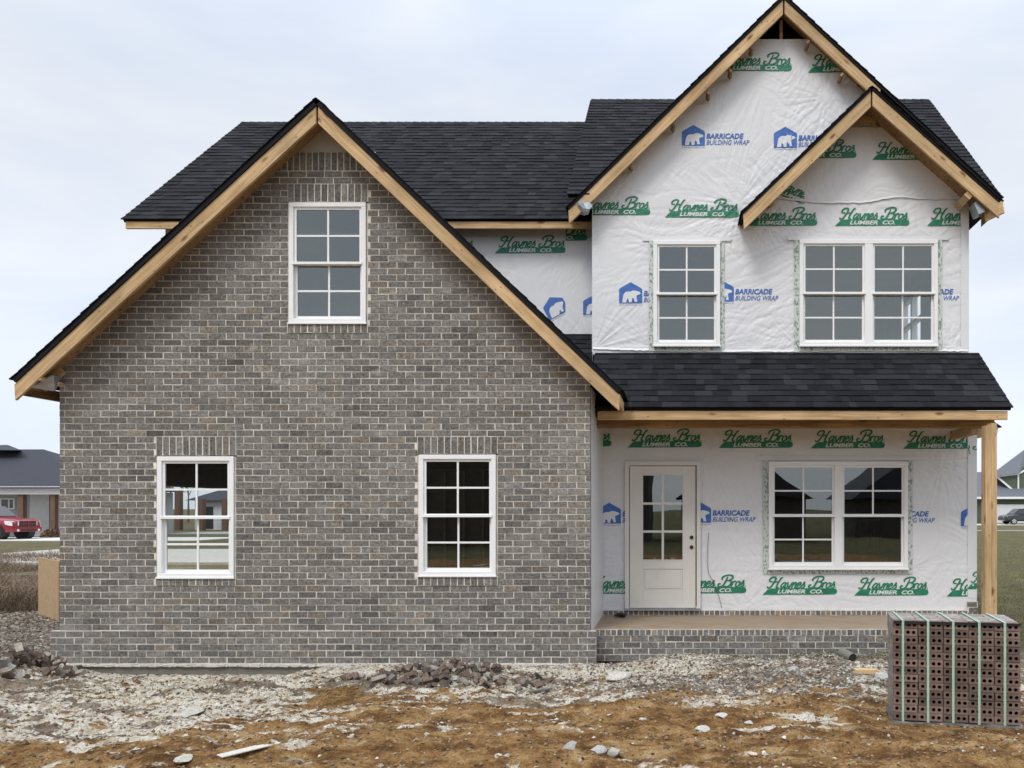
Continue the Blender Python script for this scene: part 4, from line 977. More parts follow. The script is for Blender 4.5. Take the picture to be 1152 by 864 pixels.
def ground_mat():
    m = bpy.data.materials.new('bare_earth'); m.use_nodes = True; t = m.node_tree; bs = t.nodes['Principled BSDF']; bs.inputs['Roughness'].default_value = .95; bs.inputs['Specular IOR Level'].default_value = .15
    at1 = N(t, 'ShaderNodeAttribute', attribute_name='mask'); sp = N(t, 'ShaderNodeSeparateColor'); L(t, at1.outputs['Color'], sp.inputs[0])
    g = N(t, 'ShaderNodeNewGeometry')
    def noise(scale, det=6.0, ro=.65, st=(1, 1, 1)):
        mp = N(t, 'ShaderNodeMapping'); mp.inputs['Scale'].default_value = st; L(t, g.outputs['Position'], mp.inputs[0])
        n = N(t, 'ShaderNodeTexNoise', i_Scale=scale, i_Detail=det, i_Roughness=ro); L(t, mp.outputs[0], n.inputs['Vector']); return n.outputs['Fac']
    def ramp(f, stops):
        r = N(t, 'ShaderNodeValToRGB'); L(t, f, r.inputs[0]); e = r.color_ramp.elements
        while len(e) < len(stops): e.new(.5)
        for q, (p, c) in zip(e, stops): q.position = p; q.color = (*c, 1)
        return r.outputs[0]
    def mix(f, a, b):
        x = N(t, 'ShaderNodeMix', data_type='RGBA'); L(t, f, x.inputs[0]); L(t, a, x.inputs[6]); L(t, b, x.inputs[7]); return x.outputs[2]
    earth = ramp(noise(5, 8, .7), [(.32, (.09, .066, .05)), (.48, (.175, .135, .10)), (.58, (.26, .215, .17)), (.7, (.36, .32, .265))])
    clay = ramp(noise(3.2, 9, .72, (1, 1.6, 1)), [(.32, (.060, .030, .014)), (.44, (.155, .080, .030)), (.53, (.28, .162, .064)), (.62, (.39, .265, .13)), (.74, (.46, .37, .25))])
    white = ramp(noise(9, 8, .72), [(.30, (.22, .18, .13)), (.42, (.47, .40, .30)), (.50, (.58, .53, .44)), (.62, (.68, .645, .575))])
    fine = noise(26, 6, .75)
    def edge(maskout, k):
        a = N(t, 'ShaderNodeMath', operation='SUBTRACT'); L(t, fine, a.inputs[0]); a.inputs[1].default_value = .5
        b = N(t, 'ShaderNodeMath', operation='MULTIPLY_ADD'); L(t, a.outputs[0], b.inputs[0]); b.inputs[1].default_value = k; L(t, maskout, b.inputs[2])
        r = N(t, 'ShaderNodeMapRange'); L(t, b.outputs[0], r.inputs[0]); r.inputs['From Min'].default_value = .32; r.inputs['From Max'].default_value = .68; return r.outputs[0]
    c = mix(edge(sp.outputs[0], 1.6), earth, clay); c = mix(edge(sp.outputs[1], 2.2), c, white)
    gsm = noise(.8, 8, .7)
    grass = ramp(gsm, [(.3, (.070, .055, .034)), (.45, (.115, .095, .055)), (.56, (.105, .105, .045)), (.7, (.20, .16, .10))])
    gf = ramp(noise(18, 6, .7), [(.3, (.55, .55, .55)), (.7, (1.4, 1.4, 1.4))])
    gm = N(t, 'ShaderNodeMix', data_type='RGBA', blend_type='MULTIPLY'); gm.inputs[0].default_value = 1; L(t, grass, gm.inputs[6]); L(t, gf, gm.inputs[7])
    c = mix(edge(sp.outputs[2], .8), c, gm.outputs[2])
    gr1 = ramp(noise(55, 8, .8), [(.34, (.58, .55, .52)), (.5, (1.08, 1.08, 1.06)), (.64, (1.55, 1.5, 1.42))])
    g3 = N(t, 'ShaderNodeMix', data_type='RGBA', blend_type='MULTIPLY'); g3.inputs[0].default_value = .85; L(t, c, g3.inputs[6]); L(t, gr1, g3.inputs[7]); c = g3.outputs[2]
    L(t, c, bs.inputs['Base Color'])
    v = N(t, 'ShaderNodeTexVoronoi', i_Scale=30.0); L(t, g.outputs['Position'], v.inputs['Vector'])
    ad = N(t, 'ShaderNodeMath', operation='MULTIPLY_ADD'); L(t, v.outputs['Distance'], ad.inputs[0]); ad.inputs[1].default_value = -.5; L(t, noise(22, 9, .75), ad.inputs[2])
    bn = N(t, 'ShaderNodeBump', i_Strength=1.0, i_Distance=.05); L(t, ad.outputs[0], bn.inputs['Height']); L(t, bn.outputs[0], bs.inputs['Normal'])
    return m
M_ground = ground_mat(); me.materials.append(M_ground)
ground = bpy.data.objects.new('ground', me); COL.objects.link(ground); tag(ground, 'churned clay and dried mortar ground in front of the house', None, None, 'structure')

# scattered crumbs: many small angular lumps in one mesh each
def crumbs(name, n, sampler, rmin, rmax, cols, label, cat, m, power=2.2):
    base = np.array([(1, 0, 0), (-1, 0, 0), (0, 1, 0), (0, -1, 0), (0, 0, 1), (0, 0, -1), (.6, .6, .5), (-.6, .5, .5)], float)[:6]
    fc = [(0, 2, 4), (2, 1, 4), (1, 3, 4), (3, 0, 4), (2, 0, 5), (1, 2, 5), (3, 1, 5), (0, 3, 5)]
    q = np.random.RandomState(sum(map(ord, name))); P = sampler(q, n); Hh = ground_h(P[:, 0], P[:, 1])
    V = []; Fc = []; C = []
    for i in range(len(P)):
        r = rmin + (rmax - rmin) * q.rand() ** power; s = q.uniform(.55, 1.25, (6, 1)) * base * r * np.array([1, q.uniform(.5, 1), q.uniform(.4, .8)])
        a = q.rand() * 6.28; ca, sa = math.cos(a), math.sin(a); b_ = q.uniform(-.6, .6); M3 = np.array([[ca, -sa, 0], [sa, ca, 0], [0, 0, 1]]) @ np.array([[1, 0, 0], [0, math.cos(b_), -math.sin(b_)], [0, math.sin(b_), math.cos(b_)]])
        w_ = s @ M3.T + np.array([P[i, 0], P[i, 1], Hh[i] + r * .18]); k = len(V); V += w_.tolist(); c = cols[q.randint(len(cols))]; f_ = q.uniform(.75, 1.25)
        for f in fc: Fc.append((k + f[0], k + f[1], k + f[2])); C += [c[0] * f_, c[1] * f_, c[2] * f_, 1] * 3
    me = bpy.data.meshes.new(name); me.from_pydata(V, [], Fc); me.materials.append(m); a = me.color_attributes.new('col', 'FLOAT_COLOR', 'CORNER'); a.data.foreach_set('color', C); me.update()
    o = bpy.data.objects.new(name, me); COL.objects.link(o); tag(o, label, cat, None, 'stuff'); return o
M_crumb = mat('crumb', (.4, .4, .4), .95, .4, 9, .6, 60, attr=True, detail=9.0)
def samp_front(q, n):
    x = q.uniform(-8.2, 4.4, n * 3); y = q.uniform(5.5, 9.5, n * 3); c, w_, g_ = masks(x, y); k = q.rand(n * 3) < np.clip(.10 + .9 * w_, 0, 1) * (1 - .4 * c); return np.stack([x, y], -1)[k][:n]
def samp_any(q, n): return np.stack([q.uniform(-8.2, 4.6, n), q.uniform(5.4, 9.55, n)], -1)
def samp_heap(q, n):
    x = q.normal(.8, 1.35, n * 2); y = 8.75 + q.normal(0, .48, n * 2); k = (y < 9.85) & (x > -1.6) & (x < 4.2); return np.stack([x, y], -1)[k][:n]
crumbs('mortar_crumbs', 9000, samp_front, .005, .030, [(.50, .475, .42), (.43, .40, .35), (.33, .30, .25), (.46, .42, .34), (.20, .16, .12)], 'pale mortar crumbs and chips strewn over the bare ground', 'rubble', M_crumb, 3)
crumbs('soil_clods', 24000, samp_any, .005, .026, [(.12, .075, .04), (.07, .038, .02), (.22, .14, .07), (.2, .125, .06), (.16, .13, .10), (.10, .075, .055), (.27, .19, .11)], 'small brown soil clods all over the dug up ground', 'soil', M_crumb, 3)
crumbs('broken_mortar_heap', 9000, samp_heap, .006, .031, [(.38, .36, .32), (.27, .245, .21), (.17, .14, .11), (.33, .31, .27), (.11, .085, .065), (.20, .17, .135)], 'grey heap of crushed mortar and brick crumbs before the porch', 'rubble', M_crumb, 2.4)

def samp_left(q, n):
    y = 9.7 + 6 * q.rand(n * 2) ** 1.4; x = (q.uniform(-30, 70, n * 2) - CX) / F * y; k = x < -7.75; return np.stack([x, y], -1)[k][:n]
crumbs('stony_dirt', 7000, samp_left, .008, .045, [(.20, .17, .14), (.14, .115, .09), (.28, .25, .21), (.10, .08, .06)], 'grey stony dirt at the left between the weeds and the brick heap', 'rubble', M_crumb, 2.6)
# larger stones / chunks as things
def rock_mesh(name, seed, m, col, r=1.0, flat=.6):
    bm = bmesh.new(); bmesh.ops.create_icosphere(bm, subdivisions=2, radius=1); q = random.Random(seed)
    for k in range(5):
        n = Vector((q.uniform(-1, 1), q.uniform(-1, 1), q.uniform(-1, 1))).normalized(); dd = q.uniform(.45, .8)
        for v in bm.verts:
            e = v.co.dot(n) - dd
            if e > 0: v.co -= n * e * .95
    for v in bm.verts: v.co *= r * q.uniform(.92, 1.08); v.co.z *= flat
    me = bpy.data.meshes.new(name); bm.to_mesh(me); bm.free(); me.materials.append(m)
    a = me.color_attributes.new('col', 'FLOAT_COLOR', 'CORNER'); a.data.foreach_set('color', [col[0], col[1], col[2], 1] * len(me.loops)); return me
def put_rock(px, py, r, seed, label, col=(.5, .48, .44), flat=.6, group='loose stones and mortar lumps on the ground', sx=1.0, name='stone'):
    s = (py - CY); D = CAMZ * F / s
    for _ in range(3): z = gh((px - CX) / F * D, D); D = (CAMZ - z) * F / s
    x = (px - CX) / F * D; me_ = rock_mesh(name, seed, M_crumb, col, 1, flat); o = bpy.data.objects.new(name, me_); COL.objects.link(o)
    o.scale = (r * sx, r, r); o.location = (x, D, gh(x, D) + r * .2); o.rotation_euler = (0, 0, seed); return tag(o, label, name.replace('_', ' '), group)
put_rock(641, 841, .065, 1, 'leftmost pale grey stone in the near orange clay', (.36, .34, .32))
put_rock(672, 846, .075, 2, 'largest of the three grey stones in the near orange clay', (.42, .41, .39))
put_rock(690, 848, .07, 3, 'rightmost of the three stones in the near orange clay', (.40, .38, .33))
put_rock(694, 765, .14, 4, 'pale flat mortar slab lying before the porch step', (.50, .47, .41), .35, sx=1.5, name='mortar_slab')
put_rock(215, 803, .11, 5, 'broad flat pale mortar slab on the ground below the left window', (.46, .43, .38), .25, sx=1.8, name='mortar_slab')
put_rock(95, 765, .10, 6, 'pale lump of mortar close to the left heap of bricks', (.46, .44, .40), .5)
put_rock(208, 856, .07, 16, 'small whitish lump at the bottom left edge of the clay', (.48, .46, .41), .5)
put_rock(790, 815, .07, 7, 'white mortar lump amid the spilled white patch', (.52, .50, .45), .45)
put_rock(812, 806, .06, 8, 'white mortar lump behind the others in the spilled patch', (.52, .50, .45), .45)
put_rock(842, 806, .045, 9, 'small white lump just right of the spilled white patch', (.52, .50, .45), .45)
put_rock(864, 812, .05, 10, 'white flake lying alone on the clay left of the brick pack', (.52, .50, .46), .35)
put_rock(724, 804, .04, 11, 'white crumb left of the spilled white patch', (.52, .50, .45), .4)
put_rock(902, 741, .10, 12, 'round grey lump of mortar before the porch bricks', (.42, .41, .39), .8)
put_rock(893, 755, .08, 13, 'grey lump in the rubble left of the drain pipe', (.40, .39, .37), .7)
put_rock(560, 845, .035, 14, 'tiny white chip in the orange clay under the right brick window', (.52, .50, .45), .5)
put_rock(846, 848, .035, 15, 'thin pale chip on the clay at the bottom right of the middle', (.6, .5, .4), .4, sx=1.5)
put_rock(993, 755, .09, 17, 'grey lump between the porch and the strapped brick pack', (.45, .44, .42), .7)
put_rock(712, 735, .055, 18, 'rusty brown clod standing against the porch brick face', (.16, .09, .05), 1.1, name='clay_clod')

# drain pipe end
c = Vector(at(953, 748, 9.45)); c.z = gh(c.x, 9.3) + .10
gz_ = gh(c.x, 9.15); mb = MB(); mb.tube((c.x, 9.15, gz_ + .045), (c.x - .08, 9.36, gz_ + .07), .052, M_foot, 18, r2=.06, cap=False); mb.tube((c.x, 9.152, gz_ + .045), (c.x - .08, 9.36, gz_ + .07), .042, M_black, 18, cap=True)
n = len(mb.v)
for i in range(18):
    pass
o = mb.build('drain_pipe', None, fix=False); tag(o, 'stub of mortar covered drain pipe poking out before the porch', 'pipe')
# yellow board by the pallet
def gplank(name, pxa, pya, pxb, pyb, w_, t, m, label, cat, lift=.02):
    P = []
    for (px, py) in ((pxa, pya), (pxb, pyb)):
        D = CAMZ * F / (py - CY)
        for _ in range(3): D = (CAMZ - gh((px - CX) / F * D, D)) * F / (py - CY)
        x = (px - CX) / F * D; P.append(Vector((x, D, gh(x, D) + lift)))
    o = plank(name, P[0], P[1], t, w_, m, None); return tag(o, label, cat)
gplank('timber_offcut', 962, 754, 989, 756, .10, .05, M_wood, 'short yellow timber offcut lying near the porch left of the brick pack', 'timber', .05)
gplank('muddy_board', 250, 853, 316, 838, .09, .012, M_mess, 'thin muddy board half buried at the bottom of the photo', 'board', .02)
gplank('broken_lath', 585, 780, 622, 776, .03, .02, M_foot, 'thin dark lath lying right of the middle brick heap', 'board', .03)
# things on the porch floor
c = at(698, 692.5, 10.95); o = crumple('black_strap_roll', (c.x, 10.95, Z_PF + .035), .07, M_black, 8, .5); o.scale = (1.3, .8, 1); tag(o, 'small crumpled black plastic bundle on the porch floor by the door', 'plastic scrap')

# ------------------------------------------------------------ bricks: cored unit, broken pieces
def cored_brick(name, m, col, L_=.213, H_=.0655, D_=.09, holes=4, deep=.05):
    """bed face towards -y with round cores"""
    bm = bmesh.new(); hx = L_ / 2; hz = H_ / 2; edges = []
    def loop(pts, y): 
        vs = [bm.verts.new((p[0], y, p[1])) for p in pts]; es = [bm.edges.new((vs[i], vs[(i + 1) % len(vs)])) for i in range(len(vs))]; return vs, es
    ov, oe = loop([(-hx, -hz), (hx, -hz), (hx, hz), (-hx, hz)], 0); al = list(oe); hl = []
    for k in range(holes):
        cx_ = (-.5 + (k + .5) / holes) * L_ * .92; r = .0165;        hv, he = loop([(cx_ + math.cos(t * math.pi / 5) * r, math.sin(t * math.pi / 5) * r) for t in range(10)], 0); al += he; hl.append(hv)
    bmesh.ops.triangle_fill(bm, edges=al, use_beauty=True)
    for hv in hl:
        bv_ = [bm.verts.new((v.co.x, deep, v.co.z)) for v in hv]; k = len(hv)
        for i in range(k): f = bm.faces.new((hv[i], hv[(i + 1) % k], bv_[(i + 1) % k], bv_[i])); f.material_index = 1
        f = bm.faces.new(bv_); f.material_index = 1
    # remove faces covering the holes
    for f in [f for f in bm.faces if abs(f.normal.y) > .9 and abs(f.calc_center_median().y) < 1e-5 and any((f.calc_center_median() - sum((v.co for v in hv), Vector()) / len(hv)).length < .013 and all(v in hv for v in f.verts) for hv in hl)]: bm.faces.remove(f)
    bk_ = [bm.verts.new((v.co.x, D_, v.co.z)) for v in ov]
    for i in range(4): bm.faces.new((ov[i], ov[(i + 1) % 4], bk_[(i + 1) % 4], bk_[i]))
    bm.faces.new(bk_)
    bmesh.ops.recalc_face_normals(bm, faces=bm.faces)
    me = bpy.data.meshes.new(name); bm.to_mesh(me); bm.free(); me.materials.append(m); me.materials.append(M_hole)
    a = me.color_attributes.new('col', 'FLOAT_COLOR', 'CORNER'); a.data.foreach_set('color', [col[0], col[1], col[2], 1] * len(me.loops)); return me
def broken(name, seed, m, col):
    q = random.Random(seed); bm = bmesh.new(); bmesh.ops.create_cube(bm, size=1)
    for v in bm.verts: v.co.x *= .205; v.co.y *= .09; v.co.z *= .066
    for k in range(q.choice((1, 2, 2, 3))):
        n = Vector((q.choice((-1, 1)), q.uniform(-.7, .7), q.uniform(-.5, .5))).normalized(); co = n * q.uniform(.01, .06)
        r = bmesh.ops.bisect_plane(bm, geom=list(bm.verts) + list(bm.edges) + list(bm.faces), plane_co=co, plane_no=n, clear_outer=True)
        ed = [e for e in r['geom_cut'] if isinstance(e, bmesh.types.BMEdge)]
        if ed: bmesh.ops.edgeloop_fill(bm, edges=ed)
    c = sum((v.co for v in bm.verts), Vector()) / max(1, len(bm.verts))
    bmesh.ops.triangulate(bm, faces=list(bm.faces)); bmesh.ops.subdivide_edges(bm, edges=list(bm.edges), cuts=1)
    for v in bm.verts: v.co -= c; v.co += Vector((q.uniform(-1, 1), q.uniform(-1, 1), q.uniform(-1, 1))) * .0035
    me = bpy.data.meshes.new(name); bm.to_mesh(me); bm.free(); me.materials.append(m)
    a = me.color_attributes.new('col', 'FLOAT_COLOR', 'CORNER'); a.data.foreach_set('color', [col[0], col[1], col[2], 1] * len(me.loops)); return me
rub_cols = [(.145, .098, .074), (.11, .08, .062), (.20, .15, .115), (.17, .145, .12), (.27, .235, .19), (.07, .056, .047), (.14, .095, .072), (.36, .335, .29)]
rub_m = [broken('broken_brick', 50 + i, M_rub, rub_cols[i % 8]) for i in range(26)] + [cored_brick('broken_brick', M_rub, rub_cols[i % 7], deep=.08) for i in range(5)]
def heap(n, cx_, cy_, rx, ry, hh, label, group, seed, ymin=-9, ymax=9.5):
    q = random.Random(seed)
    for i in range(n):
        while True:
            a, b = q.gauss(0, .45), q.gauss(0, .5); 
            if a * a + b * b < 1.3: break
        x = cx_ + a * rx; y = cy_ + b * ry
        if y > ymax: y = ymax - q.uniform(0, .3)
        rr_ = a * a + b * b; z = gh(x, y) + .02 + hh * max(0, 1 - rr_) * q.uniform(0, 1)
        me_ = q.choice(rub_m); o = bpy.data.objects.new('broken_brick', me_); COL.objects.link(o)
        o.location = (x, y, z); o.rotation_euler = (q.uniform(-1.1, 1.1), q.uniform(-.9, .9), q.uniform(0, 6.28)); s = q.uniform(.42, .74) * (1 if cx_ > -5 else 1.15); o.scale = (s, s, s)
        kind_ = 'cored whole brick' if me_ in rub_m[26:] else {0: 'red-brown broken brick', 1: 'dark broken brick', 2: 'light brown broken brick', 3: 'grey broken brick', 4: 'mortar-coated broken brick', 5: 'blackish broken brick', 6: 'reddish broken brick', 7: 'whitish broken brick'}[rub_m.index(me_) % 8]
        where = 'on the crest' if rr_ < .12 else ('at the left end' if a < -.45 else 'at the right end' if a > .45 else 'along the front foot' if b < 0 else 'along the back')
        tag(o, kind_ + ' ' + where + ' of ' + label, 'brick', group)
heap(190, -2.50, 8.66, 1.20, .52, .07, 'the long heap before the brick wall', 'broken bricks heaped before the brick wall', 5, ymax=9.35)
heap(108, -7.50, 8.85, .72, .90, .20, 'the heap by the left house corner', 'broken bricks heaped at the left house corner', 9, ymax=9.45)

# ------------------------------------------------------------ strapped brick pack
def brick_pack():
    fl_ = at(1004.5, 702.5, 0.001); D0 = F / 125.5; x0 = (1005 - CX) / 125.5
    yaw = R(-10); root = empty('strapped_brick_pack', (x0, D0, .0), 'cube of new brown cored bricks bound with five pale green straps', 'brick pack', rz=yaw)
    W_, n_c, n_r = 1.075, 5, 13; cw = W_ / n_c; rh = .0683; dep = .60; z0 = .035
    def addp(o): o.parent = root; return o
    q = random.Random(3)
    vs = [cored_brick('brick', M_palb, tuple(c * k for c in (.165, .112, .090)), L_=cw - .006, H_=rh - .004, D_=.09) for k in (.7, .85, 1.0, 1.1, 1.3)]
    for r_ in range(n_r):
        for c_ in range(n_c):
            o = bpy.data.objects.new('brick', q.choice(vs)); COL.objects.link(o); addp(o)
            o.location = ((c_ + .5) * cw + q.uniform(-.004, .004), q.uniform(-.006, .006), z0 + (r_ + .5) * rh); o.rotation_euler = (0, q.uniform(-.008, .008), q.uniform(-.02, .02))
    rest = MB()
    for r_ in range(n_r):
        for c_ in range(n_c):
            for d_ in range(1, 6):
                if 0 < c_ < n_c - 1 and r_ < n_r - 1 and d_ < 5: continue
                x = c_ * cw + q.uniform(-.004, .004); y = d_ * .1 - .002; v = q.uniform(.85, 1.25); cc = (.24 * v, .215 * v, .195 * v)
                rest.box(x + .003, x + cw - .003, y + .004, y + .094, z0 + r_ * rh + .002, z0 + (r_ + 1) * rh - .002, M_palb, cc, j=.001)
    addp(tag(rest.build('inner_bricks', None), kind='stuff'))
    zt = z0 + n_r * rh
    for c_ in range(n_c):
        s = MB(); x = (c_ + .335 + q.uniform(-.015, .015)) * cw; e = .012; w_ = .021
        dx = -.03
        s.box(x, x + w_, -.018, -.0145, z0 - .02, zt + .004, M_strap)
        s.hexa([(x, -.018, zt + .004), (x + w_, -.018, zt + .004), (x + w_ + dx, dep + .01, zt + .006), (x + dx, dep + .01, zt + .006), (x, -.018, zt + .008), (x + w_, -.018, zt + .008), (x + w_ + dx, dep + .01, zt + .010), (x + dx, dep + .01, zt + .010)], M_strap)
        s.box(x + dx, x + dx + w_, dep + .008, dep + .012, z0, zt + .006, M_strap)
        addp(s.build('strap', None))
    # torn black/grey film on the top edge, plastic sheet under the pack
    f = MB(); nx = 34
    for i in range(nx):
        xa, xb = W_ * i / nx, W_ * (i + 1) / nx
        h = lambda t: .018 + .014 * vnoise(t * 9, .5, 4)
        f.quad([(xa, -.012, zt - float(h(xa))), (xb, -.012, zt - float(h(xb))), (xb, -.013, zt + .002), (xa, -.013, zt + .002)], M_black)
    addp(f.build('torn_film', None, fix=False))
    f = MB()
    for i in range(nx):
        xa, xb = -.03 + (W_ + .05) * i / nx, -.03 + (W_ + .05) * (i + 1) / nx
        za, zb_ = .018 + .022 * float(vnoise(xa * 6, 0, 8)), .018 + .022 * float(vnoise(xb * 6, 0, 8))
        f.quad([(xa, -.02, za), (xb, -.02, zb_), (xb, -.028 - .012 * float(vnoise(xb * 9, 3, 2)), 0.0), (xa, -.028 - .012 * float(vnoise(xa * 9, 3, 2)), 0.0)], M_film); f.quad([(xa, -.02, za), (xb, -.02, zb_), (xb, .5, za), (xa, .5, za)], M_film)
    addp(f.build('plastic_sheet', None, fix=False))
    # pale dust patches on the top bricks
    return root
brick_pack()

# ------------------------------------------------------------ OSB bin at the left
a = at(43, 690, 14.5); b = at(66, 698, 13.6)
ob = empty('plywood_box', (b.x, b.y, gh(b.x, b.y)), 'tan strand board box standing beyond the left corner of the brick wall', 'box')
mb = MB(); h = 1.04; dirv = Vector((b.x - a.x, b.y - a.y, 0)); nrm = Vector((-dirv.y, dirv.x, 0)).normalized()
A = Vector((a.x, a.y, -.02)); B = Vector((b.x, b.y, -.02))
mb.prism([A, B, B + Vector((0, 0, h)), A + Vector((0, 0, h + .02))], Vector((nrm.x, nrm.y, 0)) * .018, M_osb); o = mb.build('panel', None); setpar(o, ob)
mb = MB(); C2 = B + Vector((.75, .45, 0)); mb.prism([B + Vector((.02, .02, 0)), C2, C2 + Vector((0, 0, h)), B + Vector((.02, .02, h))], (-.01, .018, 0), M_osb); o = mb.build('panel', None); setpar(o, ob)
mb = MB(); mb.tube(B + Vector((.0, .05, h - .04)), B + Vector((-.4, .5, h + .0)), .03, M_wood2, 6); o = mb.build('rail', None); setpar(o, ob)
# loose boards in the weeds
gplank('scrap_board', -12, 672, 8, 683, .14, .04, M_wood, 'shorter pale scrap board slanting behind the other at the left edge', 'board', .06)
gplank('scrap_board', -14, 687, 27, 683, .14, .04, M_wood, 'long pale scrap board lying at the left edge below the dry weeds', 'board', .04)

# ------------------------------------------------------------ dry weeds, lawn blades
def blades(name, n, region, hmin, hmax, cols, label, cat, wdt=.004, lean=.5, branch=False):
    q = np.random.RandomState(len(name) * 7 + n); V = []; Fc = []; C = []
    P = region(q, n); Hh = ground_h(P[:, 0], P[:, 1])
    for i in range(len(P)):
        h = q.uniform(hmin, hmax) * ((.15 + 1.7 * max(0, float(fbm(P[i, 0] * .9, P[i, 1] * .6, 3, 77)) - .38) * 3.2) if name == 'dry_weeds' else 1); a = q.rand() * 6.28; l = q.rand() * lean * h; bx = P[i, 0]; by = P[i, 1]; bz = Hh[i] - .01; c = cols[q.randint(len(cols))]; f = q.uniform(.7, 1.3)
        p0 = np.array([bx, by, bz]); p1 = p0 + np.array([math.cos(a) * l * .35, math.sin(a) * l * .35, h * .6]); p2 = p0 + np.array([math.cos(a) * l, math.sin(a) * l, h]); wv = np.array([wdt, 0, 0])
        k = len(V); V += [(p0 - wv).tolist(), (p0 + wv).tolist(), (p1 + wv * .7).tolist(), (p1 - wv * .7).tolist(), (p2).tolist()]
        Fc += [(k, k + 1, k + 2, k + 3), (k + 3, k + 2, k + 4)]; C += [c[0] * f, c[1] * f, c[2] * f, 1] * 7
    me = bpy.data.meshes.new(name); me.from_pydata(V, [], Fc); me.materials.append(M_crumb); a = me.color_attributes.new('col', 'FLOAT_COLOR', 'CORNER'); a.data.foreach_set('color', C); me.update()
    o = bpy.data.objects.new(name, me); COL.objects.link(o); return tag(o, label, cat, None, 'stuff')
def reg_weeds(q, n):
    y = 14.8 + 14 * q.uniform(0, 1, n) ** 1.3; x = (q.uniform(-40, 75, n) - CX) / F * y; k = vnoise(x * .8, y * .5, 4) > .3; return np.stack([x, y], -1)[k]
blades('dry_weeds', 15000, reg_weeds, .04, .30, [(.17, .125, .085), (.13, .095, .062), (.22, .165, .115), (.09, .065, .045), (.15, .10, .06)], 'tangle of dry brown weeds at the left edge before the lawn', 'weeds', .006, 2.2)
def reg_lawn(q, n):
    y = 11.5 * np.exp(q.rand(n) * 1.7); x = (q.uniform(1085, 1165, n) - CX) / F * y; return np.stack([x, y], -1)
blades('lawn_grass', 14000, reg_lawn, .02, .07, [(.15, .13, .06), (.12, .13, .045), (.20, .17, .09), (.10, .085, .05)], 'patchy short grass of the side lawn behind the brick pack', 'grass', .004, 1.0)
def reg_green(q, n):
    x = q.normal(.0, .5, n) * q.choice([1, 1.4], n) + q.choice([1.9, 1.2, 2.6, -5.7, -3.9], n); y = np.where(x > 0, q.normal(9.45, .12, n), q.normal(8.2, .22, n)); k = y < 9.8; return np.stack([x, y], -1)[k]
blades('sparse_green_weeds', 2600, reg_green, .008, .035, [(.07, .10, .03), (.10, .12, .05)], 'sparse low green weeds among the rubble near the house', 'weeds', .006, 1.2)

# ------------------------------------------------------------ pavings
def strip(name, x0, x1, y0, y1, z, m, label):
    mb = MB(); n = 8
    mb.box(x0, x1, y0, y1, z - .3, z, m); o = mb.build(name, None); return tag(o, label, None, None, 'structure')
M_drive = mat('pale_drive_concrete', (.55, .54, .51), .9, .06, 3)
M_road = mat('grey_road', (.30, .30, .29), .9, .08, 3)
strip('driveway', -46, -26, 42.5, 47.5, .24, M_drive, 'pale concrete driveway under the parked red pickup')
strip('driveway', -26, -9.5, 25, 33.5, .235, M_conc, 'side driveway seen through the left window')
strip('pavement', -28, -12, 37.5, 39.0, .245, M_drive, 'narrow pale pavement across the lawn')
strip('road', -36, -14, 54, 59, .24, M_road, 'grey road beyond the lawn')
strip('driveway', 26, 80, 84, 88, .29, M_drive, 'pale driveway in front of the green house')
strip('pavement', 20, 90, 62, 63.2, .245, M_road, 'thin pale pavement line across the right lawn')

# ------------------------------------------------------------ neighbour houses
M_nroof = mat('neighbour_roof_shingle', (.030, .032, .042), .9, .25, 14, .4, 60)
M_nroof2 = mat('grey_roof_shingle', (.11, .12, .135), .9, .2, 8, .4, 40)
M_siding = mat('white_siding', (.66, .67, .67), .6, .05, 3)
M_gsid = mat('grey_siding', (.36, .375, .39), .6, .05, 3)
M_green_s = mat('olive_green_siding', (.085, .10, .070), .7, .1, 3)
M_nbrick = mat('brown_brick_post', (.15, .085, .058), .9, .25, 12)
M_dkglass = mat('dark_window_glass', (.03, .035, .04), .1, .1, spec=.8)
def lap(mb, x0, x1, y, z0, z1, m, st=.2):
    z = z0
    while z < z1:
        ze = min(z + st, z1); mb.quad([(x0, y - .02, z), (x1, y - .02, z), (x1, y, ze), (x0, y, ze)], m); mb.quad([(x0, y - .02, z), (x1, y - .02, z), (x1, y, z), (x0, y, z)], m); z = ze
